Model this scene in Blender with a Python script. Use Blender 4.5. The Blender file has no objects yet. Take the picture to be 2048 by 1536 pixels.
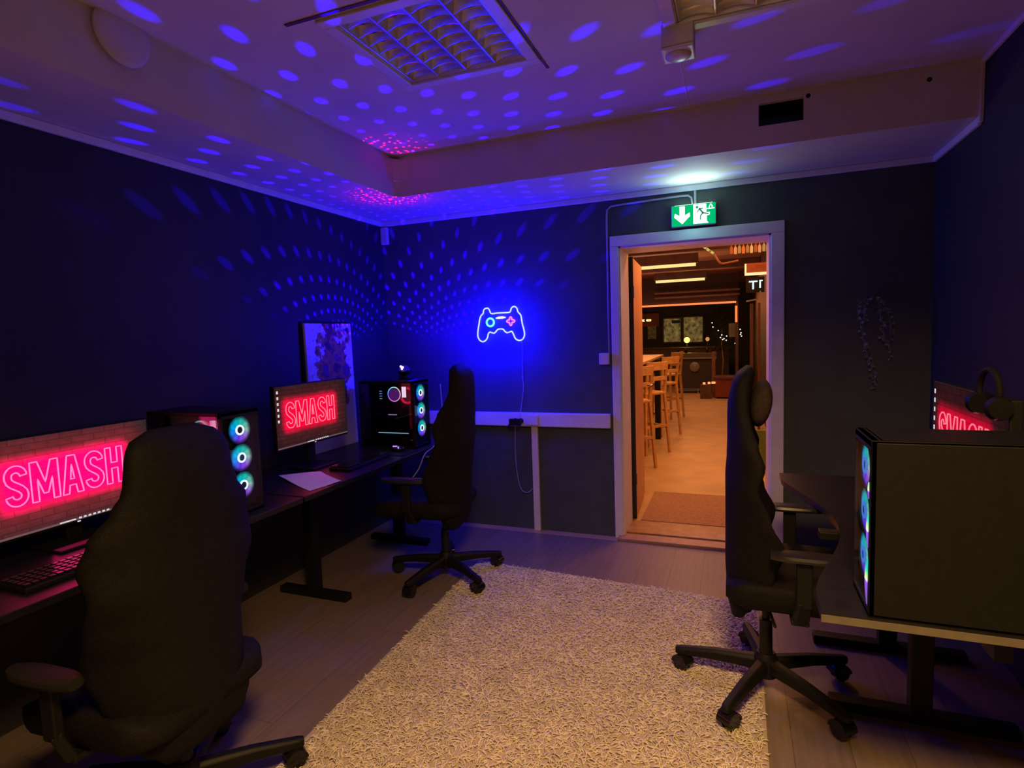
import bpy, math, random
import numpy as np
from mathutils import Vector, Matrix
random.seed(7)
S = bpy.context.scene
COL = S.collection
PI = math.pi
R = math.radians

# ------------------------------------------------------------------ room measures (metres)
XL, XR, YB, YF = -2.687, 1.087, 4.083, -2.6
ZC, ZS = 2.71, 2.45            # ceiling, underside of the boxed-in duct
SX, SY = -2.13, 3.42           # front faces of the boxed-in duct
WY = 4.40                      # bar side of the door wall
DX0, DX1, DZ = -0.76, 0.215, 2.09

# ------------------------------------------------------------------ materials
def mat(name, col=(0.5, 0.5, 0.5), rough=0.6, metal=0.0, spec=0.5, noise=0.0, scale=30, bump=0.0, bscale=80,
        emit=None, es=1.0, coat=0.0):
    m = bpy.data.materials.new(name); m.use_nodes = True
    nt = m.node_tree; N = nt.nodes; L = nt.links
    b = N['Principled BSDF']
    b.inputs['Base Color'].default_value = (*col, 1)
    b.inputs['Roughness'].default_value = rough
    b.inputs['Metallic'].default_value = metal
    b.inputs['Specular IOR Level'].default_value = spec
    b.inputs['Coat Weight'].default_value = coat
    tc = N.new('ShaderNodeTexCoord')
    if noise > 0:
        n = N.new('ShaderNodeTexNoise'); n.inputs['Scale'].default_value = scale; n.inputs['Detail'].default_value = 5
        L.new(tc.outputs['Object'], n.inputs['Vector'])
        r = N.new('ShaderNodeValToRGB')
        r.color_ramp.elements[0].position = .3; r.color_ramp.elements[1].position = .7
        r.color_ramp.elements[0].color = (*[max(0, c * (1 - noise)) for c in col], 1)
        r.color_ramp.elements[1].color = (*[min(1, c * (1 + noise)) for c in col], 1)
        L.new(n.outputs['Fac'], r.inputs['Fac']); L.new(r.outputs['Color'], b.inputs['Base Color'])
    if bump > 0:
        n2 = N.new('ShaderNodeTexNoise'); n2.inputs['Scale'].default_value = bscale; n2.inputs['Detail'].default_value = 4
        L.new(tc.outputs['Object'], n2.inputs['Vector'])
        bp = N.new('ShaderNodeBump'); bp.inputs['Strength'].default_value = bump; bp.inputs['Distance'].default_value = .01
        L.new(n2.outputs['Fac'], bp.inputs['Height']); L.new(bp.outputs['Normal'], b.inputs['Normal'])
    if emit is not None:
        b.inputs['Emission Color'].default_value = (*emit, 1); b.inputs['Emission Strength'].default_value = es
    return m

def nd(nt, kind, **kw):
    n = nt.nodes.new(kind)
    for k, v in kw.items(): setattr(n, k, v)
    return n
def mth(nt, op, a=None, b=None, c=None, clamp=False):
    n = nt.nodes.new('ShaderNodeMath'); n.operation = op; n.use_clamp = clamp
    for i, v in enumerate((a, b, c)):
        if v is None: continue
        if isinstance(v, (int, float)): n.inputs[i].default_value = v
        else: nt.links.new(v, n.inputs[i])
    return n.outputs[0]
def smooth(nt, v, lo, hi, a=0.0, b=1.0):
    n = nt.nodes.new('ShaderNodeMapRange'); n.interpolation_type = 'SMOOTHSTEP'
    nt.links.new(v, n.inputs['Value'])
    n.inputs['From Min'].default_value = lo; n.inputs['From Max'].default_value = hi
    n.inputs['To Min'].default_value = a; n.inputs['To Max'].default_value = b
    return n.outputs['Result']

M = {}
M['wall'] = mat('dark_green_grey_paint', (.060, .076, .078), .62, noise=.12, scale=6, bump=.12, bscale=160)
M['wall_side'] = mat('wall_paint_blue_shade', (.021, .021, .032), .7, noise=.12, scale=6, bump=.12, bscale=160)  # same wall paint, darkened and blued for the dim blue light there
M['ceil'] = mat('cream_ceiling_paint', (.66, .60, .56), .75, noise=.05, scale=3, bump=.08, bscale=90)
M['trim'] = mat('off_white_trim_paint', (.76, .72, .78), .5, noise=.05, scale=12)
M['trunk'] = mat('white_plastic_trunking', (.76, .70, .74), .4, noise=.04, scale=10)
M['whiteplastic'] = mat('white_plastic', (.72, .70, .70), .35, noise=.03)
M['black'] = mat('black_plastic', (.007, .007, .0075), .55, spec=.3, noise=.15, scale=40, bump=.1, bscale=300)
M['blackgloss'] = mat('glossy_black_plastic', (.010, .010, .012), .18, noise=.1)
M['leather'] = mat('black_leather', (.0085, .0075, .007), .66, spec=.16, noise=.25, scale=60, bump=.35, bscale=260)
M['fabric'] = mat('dark_pillow_fabric', (.045, .032, .030), .85, spec=.2, noise=.25, scale=90, bump=.4, bscale=400)
M['desk'] = mat('dark_desk_laminate', (.011, .010, .013), .38, noise=.25, scale=25)
M['deskedge'] = mat('grey_desk_edging', (.16, .14, .11), .5, noise=.1)
M['metal'] = mat('grey_steel', (.35, .35, .36), .35, metal=1, noise=.1)
M['darkmetal'] = mat('black_steel', (.03, .03, .032), .4, metal=.7, noise=.1)
M['alu'] = mat('brushed_aluminium', (.88, .84, .76), .34, metal=1, noise=.06, scale=60)
M['paper'] = mat('white_paper', (.78, .76, .78), .8, noise=.03)
M['cable'] = mat('white_cable', (.42, .40, .44), .5)
M['dark'] = mat('recess_black', (.008, .008, .008), .9)
M['wood'] = mat('pale_orange_wood', (.62, .34, .13), .5, noise=.2, scale=14)
M['darkwood'] = mat('dark_brown_wood', (.10, .045, .03), .5, noise=.3, scale=9)
M['redwood'] = mat('red_brown_wood', (.20, .065, .040), .5, noise=.3, scale=9)
M['doorleaf'] = mat('orange_varnished_door', (.62, .30, .16), .45, noise=.12, scale=7)
M['ivyleaf'] = mat('grey_green_ivy_leaf', (.20, .20, .19), .6, noise=.3, scale=40)
M['green'] = mat('dull_green_board', (.14, .22, .06), .6, noise=.15)

def glass(name='clear_glass', tint=(.9, .95, 1), gloss=.10):
    m = bpy.data.materials.new(name); m.use_nodes = True; nt = m.node_tree
    nt.nodes.remove(nt.nodes['Principled BSDF']); out = nt.nodes['Material Output']
    t = nd(nt, 'ShaderNodeBsdfTransparent'); t.inputs[0].default_value = (*tint, 1)
    g = nd(nt, 'ShaderNodeBsdfGlossy'); g.inputs['Roughness'].default_value = .03; g.inputs[0].default_value = (.9, .9, .9, 1)
    fr = nd(nt, 'ShaderNodeFresnel'); fr.inputs[0].default_value = 1.45
    mx = nd(nt, 'ShaderNodeMixShader')
    nt.links.new(mth(nt, 'MULTIPLY', fr.outputs[0], gloss * 8, clamp=True), mx.inputs[0])
    nt.links.new(t.outputs[0], mx.inputs[1]); nt.links.new(g.outputs[0], mx.inputs[2]); nt.links.new(mx.outputs[0], out.inputs[0])
    return m
M['glass'] = glass(tint=(.72, .75, .8))

def emis(name, col, st):
    m = bpy.data.materials.new(name); m.use_nodes = True; nt = m.node_tree
    nt.nodes.remove(nt.nodes['Principled BSDF'])
    e = nd(nt, 'ShaderNodeEmission'); e.inputs[0].default_value = (*col, 1); e.inputs[1].default_value = st
    nt.links.new(e.outputs[0], nt.nodes['Material Output'].inputs[0])
    return m

def planks(name, c1, c2, length=1.2, width=.19, rough=.4, along='Y', mortar=(.02, .015, .012), bump=.2):
    m = mat(name, c1, rough); nt = m.node_tree; b = nt.nodes['Principled BSDF']
    tc = nd(nt, 'ShaderNodeTexCoord'); mp = nd(nt, 'ShaderNodeMapping')
    if along == 'Y': mp.inputs['Rotation'].default_value = (0, 0, R(90))
    nt.links.new(tc.outputs['Object'], mp.inputs[0])
    br = nd(nt, 'ShaderNodeTexBrick'); br.offset = .37; br.inputs['Scale'].default_value = 1
    br.inputs['Brick Width'].default_value = length; br.inputs['Row Height'].default_value = width
    br.inputs['Mortar Size'].default_value = .0022; br.inputs['Mortar'].default_value = (*mortar, 1)
    br.inputs['Color1'].default_value = (*c1, 1); br.inputs['Color2'].default_value = (*c2, 1)
    nt.links.new(mp.outputs[0], br.inputs[0])
    mp2 = nd(nt, 'ShaderNodeMapping'); mp2.inputs['Scale'].default_value = (2.2, 30, 1)
    nt.links.new(mp.outputs[0], mp2.inputs[0])
    n = nd(nt, 'ShaderNodeTexNoise'); n.inputs['Scale'].default_value = 1.5; n.inputs['Detail'].default_value = 6
    nt.links.new(mp2.outputs[0], n.inputs[0])
    mx = nd(nt, 'ShaderNodeMix', data_type='RGBA', blend_type='MULTIPLY'); mx.inputs[0].default_value = .45
    nt.links.new(br.outputs['Color'], mx.inputs[6])
    cr = nd(nt, 'ShaderNodeValToRGB'); cr.color_ramp.elements[0].position = .3; cr.color_ramp.elements[0].color = (.55, .52, .5, 1)
    cr.color_ramp.elements[1].position = .65
    nt.links.new(n.outputs[0], cr.inputs[0]); nt.links.new(cr.outputs[0], mx.inputs[7])
    nt.links.new(mx.outputs[2], b.inputs['Base Color'])
    return m
M['floor'] = planks('grey_oak_laminate', (.24, .18, .155), (.21, .16, .14), mortar=(.14, .105, .09))
M['barceil'] = planks('dark_ceiling_boards', (.20, .085, .06), (.26, .11, .07), 3, .14, .5, along='X')
M['barfloor'] = mat('worn_concrete_floor', (.52, .33, .17), .42, noise=.14, scale=3.5, bump=.05, bscale=20)

# ------------------------------------------------------------------ mesh building
class MB:
    def __init__(s): s.v = []; s.f = []
    def add(s, vs, fs):
        o = len(s.v); s.v += [tuple(v) for v in vs]; s.f += [tuple(i + o for i in f) for f in fs]; return s
    def box(s, c, d, rot=None, taper=1.0):
        x, y, z = d[0] / 2, d[1] / 2, d[2] / 2
        vs = [Vector(((-x if i & 1 == 0 else x) * (taper if i & 4 else 1), (-y if i & 2 == 0 else y) * (taper if i & 4 else 1), -z if i & 4 == 0 else z)) for i in range(8)]
        if rot is not None: vs = [rot @ v for v in vs]
        c = Vector(c)
        return s.add([v + c for v in vs], [(0, 2, 3, 1), (4, 5, 7, 6), (0, 1, 5, 4), (2, 6, 7, 3), (0, 4, 6, 2), (1, 3, 7, 5)])
    def b2(s, a, b):   # box from corner to corner
        return s.box([(p + q) / 2 for p, q in zip(a, b)], [abs(q - p) for p, q in zip(a, b)])
    def beam(s, p0, p1, w, h, w1=None, h1=None):   # tapering bar
        p0, p1 = Vector(p0), Vector(p1); d = (p1 - p0).normalized(); up = Vector((0, 0, 1))
        if abs(d.z) > .95: up = Vector((0, 1, 0))
        r = d.cross(up).normalized(); u = r.cross(d)
        w1 = w if w1 is None else w1; h1 = h if h1 is None else h1
        vs = [p + r * (a * ww / 2) + u * (b * hh / 2) for p, ww, hh in ((p0, w, h), (p1, w1, h1)) for a, b in ((-1, -1), (1, -1), (1, 1), (-1, 1))]
        return s.add(vs, [(0, 1, 2, 3), (7, 6, 5, 4), (0, 4, 5, 1), (1, 5, 6, 2), (2, 6, 7, 3), (3, 7, 4, 0)])
    def cyl(s, p0, p1, r0, r1=None, n=20, caps=True):
        r1 = r0 if r1 is None else r1
        p0, p1 = Vector(p0), Vector(p1); d = (p1 - p0).normalized()
        a = d.orthogonal().normalized(); b = d.cross(a)
        vs = [p + (a * math.cos(2 * PI * k / n) + b * math.sin(2 * PI * k / n)) * r for p, r in ((p0, r0), (p1, r1)) for k in range(n)]
        fs = [(k, (k + 1) % n, n + (k + 1) % n, n + k) for k in range(n)]
        if caps: fs += [tuple(range(n - 1, -1, -1)), tuple(range(n, 2 * n))]
        return s.add(vs, fs)
    def tube(s, pts, r, n=8, closed=False):
        P = [Vector(p) for p in pts]; m = len(P); rings = []
        nrm = None
        for i, p in enumerate(P):
            if closed: t = (P[(i + 1) % m] - P[i - 1]).normalized()
            else: t = (P[min(i + 1, m - 1)] - P[max(i - 1, 0)]).normalized()
            if nrm is None: nrm = t.orthogonal().normalized()
            else:
                nrm = (nrm - t * nrm.dot(t))
                nrm = nrm.normalized() if nrm.length > 1e-6 else t.orthogonal().normalized()
            b = t.cross(nrm)
            rr = r[i] if isinstance(r, (list, tuple)) else r
            rings.append([p + (nrm * math.cos(2 * PI * k / n) + b * math.sin(2 * PI * k / n)) * rr for k in range(n)])
        return s.loft(rings, caps=not closed, loop=closed)
    def loft(s, rings, caps=True, loop=False):
        n = len(rings[0]); m = len(rings); vs = [v for r in rings for v in r]; fs = []
        for i in range(m if loop else m - 1):
            j = (i + 1) % m
            for k in range(n): fs.append((i * n + k, i * n + (k + 1) % n, j * n + (k + 1) % n, j * n + k))
        if caps: fs += [tuple(range(n - 1, -1, -1)), tuple((m - 1) * n + k for k in range(n))]
        return s.add(vs, fs)
    def lathe(s, c, prof, n=28, axis='Z', ring=False):
        c = Vector(c); rings = []
        for r, h in prof:
            rg = []
            for k in range(n):
                a = 2 * PI * k / n; x, y = r * math.cos(a), r * math.sin(a)
                rg.append(c + (Vector((x, y, h)) if axis == 'Z' else Vector((h, x, y)) if axis == 'X' else Vector((y, h, x))))
            rings.append(rg)
        return s.loft(rings, caps=not ring, loop=ring)
    def ball(s, c, r, sc=(1, 1, 1), n=16):
        prof = [(max(1e-4, r * math.sin(PI * i / n)), -r * math.cos(PI * i / n)) for i in range(n + 1)]
        m = MB().lathe((0, 0, 0), prof, n)
        return s.add([(c[0] + v[0] * sc[0], c[1] + v[1] * sc[1], c[2] + v[2] * sc[2]) for v in m.v], m.f)
    def poly(s, pts, axis, off, th):    # flat outline extruded along an axis; pts are 2-D
        def P(p, o):
            return (o, p[0], p[1]) if axis == 'X' else (p[0], o, p[1]) if axis == 'Y' else (p[0], p[1], o)
        n = len(pts); vs = [P(p, off) for p in pts] + [P(p, off + th) for p in pts]
        return s.add(vs, [tuple(range(n - 1, -1, -1)), tuple(range(n, 2 * n))] + [(k, (k + 1) % n, n + (k + 1) % n, n + k) for k in range(n)])
    def build(s, name, m, parent=None, bevel=0.0, smooth_=False, seg=2, label=None):
        me = bpy.data.meshes.new(name); me.from_pydata(s.v, [], s.f); me.update()
        import bmesh
        bm = bmesh.new(); bm.from_mesh(me); bmesh.ops.recalc_face_normals(bm, faces=bm.faces); bm.to_mesh(me); bm.free()
        o = bpy.data.objects.new(name, me); COL.objects.link(o)
        me.materials.append(m)
        if smooth_:
            for p in me.polygons: p.use_smooth = True
            if smooth_ == 'auto':
                md = o.modifiers.new('e', 'EDGE_SPLIT'); md.split_angle = R(38)
        if bevel > 0:
            md = o.modifiers.new('b', 'BEVEL'); md.width = bevel; md.segments = seg; md.limit_method = 'ANGLE'; md.angle_limit = R(40)
        if parent is not None: o.parent = parent
        if label: o['label'] = label
        return o

def thing(name, label, cat, loc=(0, 0, 0), rz=0.0, group=None):
    o = bpy.data.objects.new(name, None); COL.objects.link(o)
    o.empty_display_size = .1
    o.location = loc; o.rotation_euler = (0, 0, rz); o['label'] = label; o['category'] = cat
    if group: o['group'] = group
    return o
def tag(o, label, cat, group=None):
    o['label'] = label; o['category'] = cat
    if group: o['group'] = group
    return o
def struct(name, mb, m, **kw):
    o = mb.build(name, m, **kw)
    if kw.get('parent') is None: o['kind'] = 'structure'
    return o
def tree_copy(o, parent=None):
    c = o.copy(); COL.objects.link(c)
    if parent is not None: c.parent = parent
    for ch in o.children: tree_copy(ch, c)
    return c
def light(kind, name, loc, power, col, size=.1, rot=(0, 0, 0), sy=None, spread=None):
    l = bpy.data.lights.new(name, kind); l.energy = power; l.color = col
    if kind == 'AREA':
        l.size = size
        if sy: l.shape = 'RECTANGLE'; l.size_y = sy
        if spread: l.spread = spread
    else: l.shadow_soft_size = size
    o = bpy.data.objects.new(name, l); COL.objects.link(o); o.location = loc; o.rotation_euler = rot
    return o

# ------------------------------------------------------------------ the room shell
struct('floor', MB().b2((XL - .2, YF - .2, -.06), (XR + .2, 4.0, 0)), M['floor'])
struct('floor_bar', MB().b2((-7, 4.0, -.06), (4, 19, 0)), M['barfloor'])
struct('wall_left', MB().b2((XL - .15, YF, 0), (XL, WY, ZC + .1)), M['wall_side'])
struct('wall_right', MB().b2((XR, YF, 0), (XR + .15, WY, ZC + .1)), M['wall_side'])
struct('wall_rear', MB().b2((XL - .15, YF - .15, 0), (XR + .15, YF, ZC + .1)), M['wall_side'])
w = MB(); w.b2((XL, YB, 0), (DX0, WY, ZC + .1)).b2((DX1, YB, 0), (XR + .15, WY, ZC + .1)).b2((DX0, YB, DZ), (DX1, WY, ZC + .1))
struct('wall_back', w, M['wall'])
struct('wall_bar_near', MB().b2((-7, WY, 0), (-2.9, WY + .1, 2.9)).b2((1.3, WY, 0), (4, WY + .1, 2.9)), M['darkwood'])

# ceiling with two openings for the recessed lights
FX = [(-1.43, -.85), (-.215, .365)]; FY = (1.92, 2.49)
c = MB()
c.b2((XL - .1, YF - .1, ZC), (FX[0][0], YB, ZC + .08)).b2((FX[0][1], YF - .1, ZC), (FX[1][0], YB, ZC + .08)).b2((FX[1][1], YF - .1, ZC), (XR + .1, YB, ZC + .08))
for a, b in FX: c.b2((a, YF - .1, ZC), (b, FY[0], ZC + .08)).b2((a, FY[1], ZC), (b, YB, ZC + .08))
struct('ceiling', c, M['ceil'])
# boxed-in duct: L-shape along the left and back walls, with an open vent hole in its front
V0, V1, VZ0, VZ1 = .118, .332, 2.556, 2.672
d = MB()
d.b2((XL, YF, ZS), (SX, YB, ZC))
d.b2((SX, SY, ZS), (V0, YB, ZC)).b2((V1, SY, ZS), (XR, YB, ZC)).b2((V0, SY, ZS), (V1, YB, VZ0)).b2((V0, SY, VZ1), (V1, YB, ZC)).b2((V0, SY + .25, VZ0), (V1, YB, VZ1))
dc_ = struct('ceiling_duct', d, M['ceil'])
ln = MB(); e_ = .002
ln.b2((V0, SY + .03, VZ1 - e_), (V1, SY + .25, VZ1)).b2((V0, SY + .03, VZ0), (V1, SY + .25, VZ0 + e_)).b2((V0, SY + .03, VZ0), (V0 + e_, SY + .25, VZ1)).b2((V1 - e_, SY + .03, VZ0), (V1, SY + .25, VZ1)).b2((V0, SY + .245, VZ0), (V1, SY + .25, VZ1))
ln.build('vent_shade_lining', M['dark'], dc_)  # black sheets painting in the shade inside the vent hole
# rounded plaster lump filling the inner corner of the box
k = MB()
rings = []
for z in (ZS, ZS + .03, ZS + .1, ZS + .18, ZC - .02):
    q = .10 if z > ZS + .05 else .055
    rings.append([(SX, SY, z), (SX + q, SY, z), (SX + q * .55, SY - q * .12, z), (SX + q * .18, SY - q * .45, z), (SX, SY - q, z)])
k.loft(rings)
struct('trim_1', k, M['ceil'])
struct('trim_left', MB().b2((XL, YF, 2.412), (XL + .022, YB, ZS)), M['trim'], bevel=.006)
struct('trim_back', MB().b2((XL, YB - .022, 2.412), (XR, YB, ZS)), M['trim'], bevel=.006)
struct('trim_right', MB().b2((XR - .02, YF, 2.685), (XR, SY, ZC)).b2((XR - .02, SY, 2.412), (XR, YB, ZS)), M['trim'], bevel=.005)
struct('trim_2', MB().b2((XR - .018, SY - .02, ZS - .03), (XR, SY + .015, ZC - .02)), M['ceil'], bevel=.005)
# ceiling board seam
struct('trim_3', MB().b2((-.235, 2.7, ZC - .002), (-.229, SY, ZC)), M['trim'])

# door casing, jambs, threshold
f = MB(); CW = .058
f.b2((DX0 - CW, YB - .02, 0), (DX0, YB, DZ)).b2((DX1, YB - .02, 0), (DX1 + CW + .02, YB, DZ)).b2((DX0 - CW, YB - .02, DZ), (DX1 + CW + .02, YB, DZ + .073))
d1 = struct('door_1', f, M['trim'], bevel=.004)
j = MB(); j.b2((DX0, YB - .01, 0), (DX0 + .012, WY, DZ)).b2((DX1 - .012, YB - .01, 0), (DX1, WY, DZ)).b2((DX0, YB - .01, DZ - .012), (DX1, WY, DZ))
j.build('door_jamb', M['trim'], d1)
th = MB(); th.b2((DX0 - .03, 4.0, 0), (DX1 + .03, 4.12, .022)).b2((DX0, 4.135, 0), (DX1, WY + .01, .03))
th.build('door_threshold', mat('varnished_oak_threshold', (.38, .20, .12), .4, noise=.2, scale=20), d1, bevel=.004)
sl = MB(); sl.b2((DX0, 4.12, 0), (DX1, 4.135, .012)); sl.build('door_threshold_gap', M['dark'], d1)
# open door leaf swung into the bar
lf = MB(); ang = R(93)
rot = Matrix.Rotation(ang, 3, 'Z')
lf.box(Vector((-.752, 4.45, 1.045)) + rot @ Vector((.375, .0, 0)), (.75, .045, 2.03), rot)
leaf = struct('door_2', lf, M['doorleaf'], bevel=.003)
e = MB(); e.box((-.750, 4.446, 1.045), (.058, .012, 2.03)); e.build('door_edge', mat('dark_door_edge', (.02, .018, .025), .5), leaf)
h = MB()
for z in (.3, 1.75): h.cyl((-.722, 4.455, z), (-.722, 4.455, z + .09), .007)
h.build('door_hinge', M['metal'], leaf)
h = MB(); hp = Vector((-.725, 5.13, 1.02))
h.cyl(hp, hp + Vector((.05, .0, 0)), .009).beam(hp + Vector((.045, .005, 0)), hp + Vector((.045, -.12, 0)), .016, .016)
h.build('door_handle', M['metal'], leaf, bevel=.003)

# ------------------------------------------------------------------ wall fittings
WF = YB
t = thing('cable_trunking', 'long white horizontal cable trunking across the dark back wall with a vertical drop', 'cable trunking', (-1.55, WF, .86))
def at(p, o): return Vector(p) - o.location
def lb(mb, o):      # shift a world-built mesh into a thing's own space (only for unrotated things)
    l = o.location; mb.v = [(a - l[0], b - l[1], c - l[2]) for a, b, c in mb.v]; return mb
lb(MB().b2((-2.66, WF - .045, .808), (-.835, WF, .912)), t).build('trunking_channel', M['trunk'], t, bevel=.006)
lb(MB().b2((-1.442, WF - .028, 0), (-1.392, WF, .808)), t).build('vertical_duct', M['trunk'], t, bevel=.004)
lb(MB().b2((-1.475, WF - .06, .818), (-1.375, WF - .045, .902)), t).build('socket_plate', M['whiteplastic'], t, bevel=.008)
p = MB()
for x in (-1.56, -1.515): p.cyl((x, WF - .045, .85), (x, WF - .1, .855), .022, .018, 14); p.box((x, WF - .11, .85), (.045, .03, .05))
p.tube([(-1.56, WF - .1, .85), (-1.585, WF - .12, .83), (-1.60, WF - .1, .80)], .006)
tag(p.build('power_plug', M['black'], None, bevel=.003), 'pair of black plugs in the white trunking under the controller sign', 'plug')
# lamp switch by the door and conduit to the exit sign
sw = MB().b2((-.905, WF - .05, 1.268), (-.835, WF, 1.35))
tag(sw.build('switch_box', M['trunk'], None, bevel=.006), 'small white surface switch box beside the door casing', 'switch')
cx = -.838
pts = [(cx, WF - .012, 1.34), (cx, WF - .012, 2.30), (cx + .004, WF - .012, 2.345), (cx + .03, WF - .012, 2.368), (cx + .10, WF - .012, 2.374), (-.34, WF - .012, 2.385), (-.29, WF - .012, 2.383), (-.268, WF - .012, 2.365), (-.262, WF - .012, 2.32)]
tag(MB().tube(pts, .0065).build('wall_conduit', M['cable'], smooth_=True), 'thin grey conduit running up beside the door and over to the exit sign', 'conduit')
# exit sign
EX0, EX1, EZ0, EZ1, EY = -.396, -.115, 2.18, 2.318, 4.045
s = thing('exit_sign', 'lit green emergency exit sign with down arrow and running figure above doorway', 'exit sign', ((EX0 + EX1) / 2, EY, EZ0))
lb(MB().b2((EX0, EY, EZ0), (EX1, YB, EZ1)), s).build('sign_housing', M['whiteplastic'], s, bevel=.004)
GRN = emis('exit_green_light', (.0, .52, .17), 1.0); WHT = emis('exit_white_light', (.85, 1.0, .9), 1.6)
lb(MB().b2((EX0 + .003, EY - .006, EZ0 + .003), (EX1 - .003, EY - .0005, EZ1 - .003)), s).build('sign_face', GRN, s)
ew, eh = EX1 - EX0, EZ1 - EZ0
def EP(u, v): return (EX0 + u * ew, EZ0 + v * eh)
a = MB(); a.poly([EP(.19, .93), EP(.31, .93), EP(.31, .50), EP(.42, .62), EP(.425, .45), EP(.25, .10), EP(.065, .45), EP(.085, .62), EP(.19, .50)], 'Y', EY - .009, .002)
lb(a, s).build('down_arrow', WHT, s)
a = MB(); a.poly([EP(.50, .06), EP(.50, .95), EP(.79, .95), EP(.79, .55), EP(.87, .55), EP(.86, .42), EP(.80, .40), EP(.80, .15), EP(.84, .06)], 'Y', EY - .009, .002)
a.poly([EP(.80, .74), EP(.97, .74), EP(.97, .69), EP(.80, .69)], 'Y', EY - .009, .002)
a.poly([EP(.84, .77), EP(.86, .77), EP(.885, .90), EP(.91, .77), EP(.935, .77), EP(.93, .83), EP(.89, .95), EP(.85, .84)], 'Y', EY - .009, .002)
lb(a, s).build('lit_doorway_symbol', WHT, s)
a = MB(); DG = mat('sign_dark_green_ink', (.01, .10, .05), .6)
hx, hz = EP(.585, .82); a.cyl((hx, EY - .0095, hz), (hx, EY - .012, hz), .0085, n=14)
def seg(u0, v0, u1, v1, wd):
    p0, p1 = Vector(EP(u0, v0)), Vector(EP(u1, v1)); d_ = (p1 - p0).normalized(); n_ = Vector((-d_.y, d_.x)) * wd / 2
    a.poly([p0 - n_, p1 - n_, p1 + n_, p0 + n_], 'Y', EY - .0115, .002)
seg(.63, .76, .72, .52, .011); seg(.63, .74, .72, .74, .006); seg(.63, .72, .585, .58, .006); seg(.71, .54, .84, .47, .007); seg(.72, .54, .66, .42, .008); seg(.66, .42, .655, .22, .007)
lb(a, s).build('running_figure', DG, s)
lb(MB().cyl((-.245, WF - .012, 2.315), (-.245, WF - .012, 2.42), .008, n=10), s).build('hanging_rod', M['cable'], s)
lb(MB().b2((EX0 + .02, EY + .005, EZ1), (EX1 - .02, YB - .003, EZ1 + .002)), s).build('top_diffuser', emis('exit_top_glow', (.75, 1, .9), 2.0), s)
light('AREA', 'exit_sign_lamp', (-.245, 3.97, 2.30), .9, (.66, 1, .84), .24, (R(-135), 0, 0), .06, R(165))
light('POINT', 'exit_sign_glow', (-.255, EY - .07, 2.25), 1.1, (.30, .85, .80), .05)

# game controller neon sign
OUT = [(-0.096, 0.1322), (-0.1125, 0.1274), (-0.1234, 0.1131), (-0.1262, 0.0946), (-0.1455, 0.0769), (-0.1569, 0.0512), (-0.1647, 0.0141), (-0.1749, -0.0305), (-0.1789, -0.0755), (-0.1697, -0.1021), (-0.1538, -0.1177), (-0.1334, -0.122), (-0.1124, -0.1113), (-0.0971, -0.0893), (-0.0899, -0.0634), (-0.0771, -0.0508), (-0.061, -0.0551), (-0.0409, -0.0595), (-0.0263, -0.0488), (-0.0095, -0.0327), (0.0127, -0.0298), (0.0327, -0.0324), (0.048, -0.0495), (0.0636, -0.0593), (0.0835, -0.0563), (0.1035, -0.0514), (0.1165, -0.0739), (0.1293, -0.1037), (0.1465, -0.1171), (0.166, -0.1213), (0.1878, -0.1128), (0.2022, -0.0913), (0.205, -0.0659), (0.1985, -0.0293), (0.1899, 0.0038), (0.1853, 0.0367), (0.1786, 0.0697), (0.1599, 0.0906), (0.1511, 0.1183), (0.1379, 0.1316), (0.1202, 0.1325), (0.106, 0.1205), (0.0973, 0.099), (0.0852, 0.0922), (0.0454, 0.0911), (-0.0106, 0.0912), (-0.0551, 0.0884), (-0.0669, 0.0993), (-0.0742, 0.1182), (-0.0839, 0.1298)]
def catmull(P, n=4, closed=True):
    o = []; m = len(P)
    for i in range(m if closed else m - 1):
        g = lambda k: Vector(P[k % m]) if closed else Vector(P[max(0, min(m - 1, k))])
        a, b, c, d = g(i - 1), g(i), g(i + 1), g(i + 2)
        for q in range(n):
            t = q / n
            o.append(.5 * ((2 * b) + (c - a) * t + (2 * a - 5 * b + 4 * c - d) * t * t + (3 * b - a - 3 * c + d) * t ** 3))
    if not closed: o.append(Vector(P[-1]))
    return o
NY = -.028
s = thing('neon_controller_sign', 'glowing white and blue neon sign shaped like a game controller on back wall', 'neon sign', (-1.675, YB, 1.58))
def tube_em(name, view, st):
    return emis(name, view, st)
MB().tube([(p[0], NY, p[1]) for p in catmull(OUT)], .0052, 8, True).build('outline_tube', tube_em('neon_outline_light', (.13, .155, 1), 5.5), s, smooth_=True)
MB().tube([(-.070 + .030 * math.cos(a_), NY, .0234 + .030 * math.sin(a_)) for a_ in [2 * PI * i / 24 for i in range(24)]], .0075, 8, True).build('round_button_tube', emis('neon_teal_light', (.18, 1, .95), 1.4), s, smooth_=True)
cr = []
for i in range(32):
    a_ = 2 * PI * i / 32; r_ = .0235 + .0095 * math.cos(4 * a_)
    cr.append((.0977 + r_ * math.cos(a_), NY, .0258 + r_ * math.sin(a_)))
MB().tube(cr, .0055, 8, True).build('cross_button_tube', emis('neon_pink_light', (1, .18, .55), 1.6), s, smooth_=True)
MB().tube([(-.0222, NY, .0529), (.0, NY, .055), (.030, NY, .0565), (.056, NY, .0551)], [.004, .0085, .0085, .004], 8).build('light_bar_tube', emis('neon_warm_light', (1, .85, .75), 1.6), s, smooth_=True)
bk = MB(); bk.poly([(p[0] * 1.06, p[1] * 1.06) for p in OUT], 'Y', -.018, .004); bk.build('acrylic_backing', glass('acrylic', (.97, .97, 1), .04), s)
for x, z in ((-.12, .08), (.15, .08), (-.13, -.08), (.16, -.08)): MB().cyl((x, -.014, z), (x, 0, z), .006, n=10).build('standoff', M['metal'], s)
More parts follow.
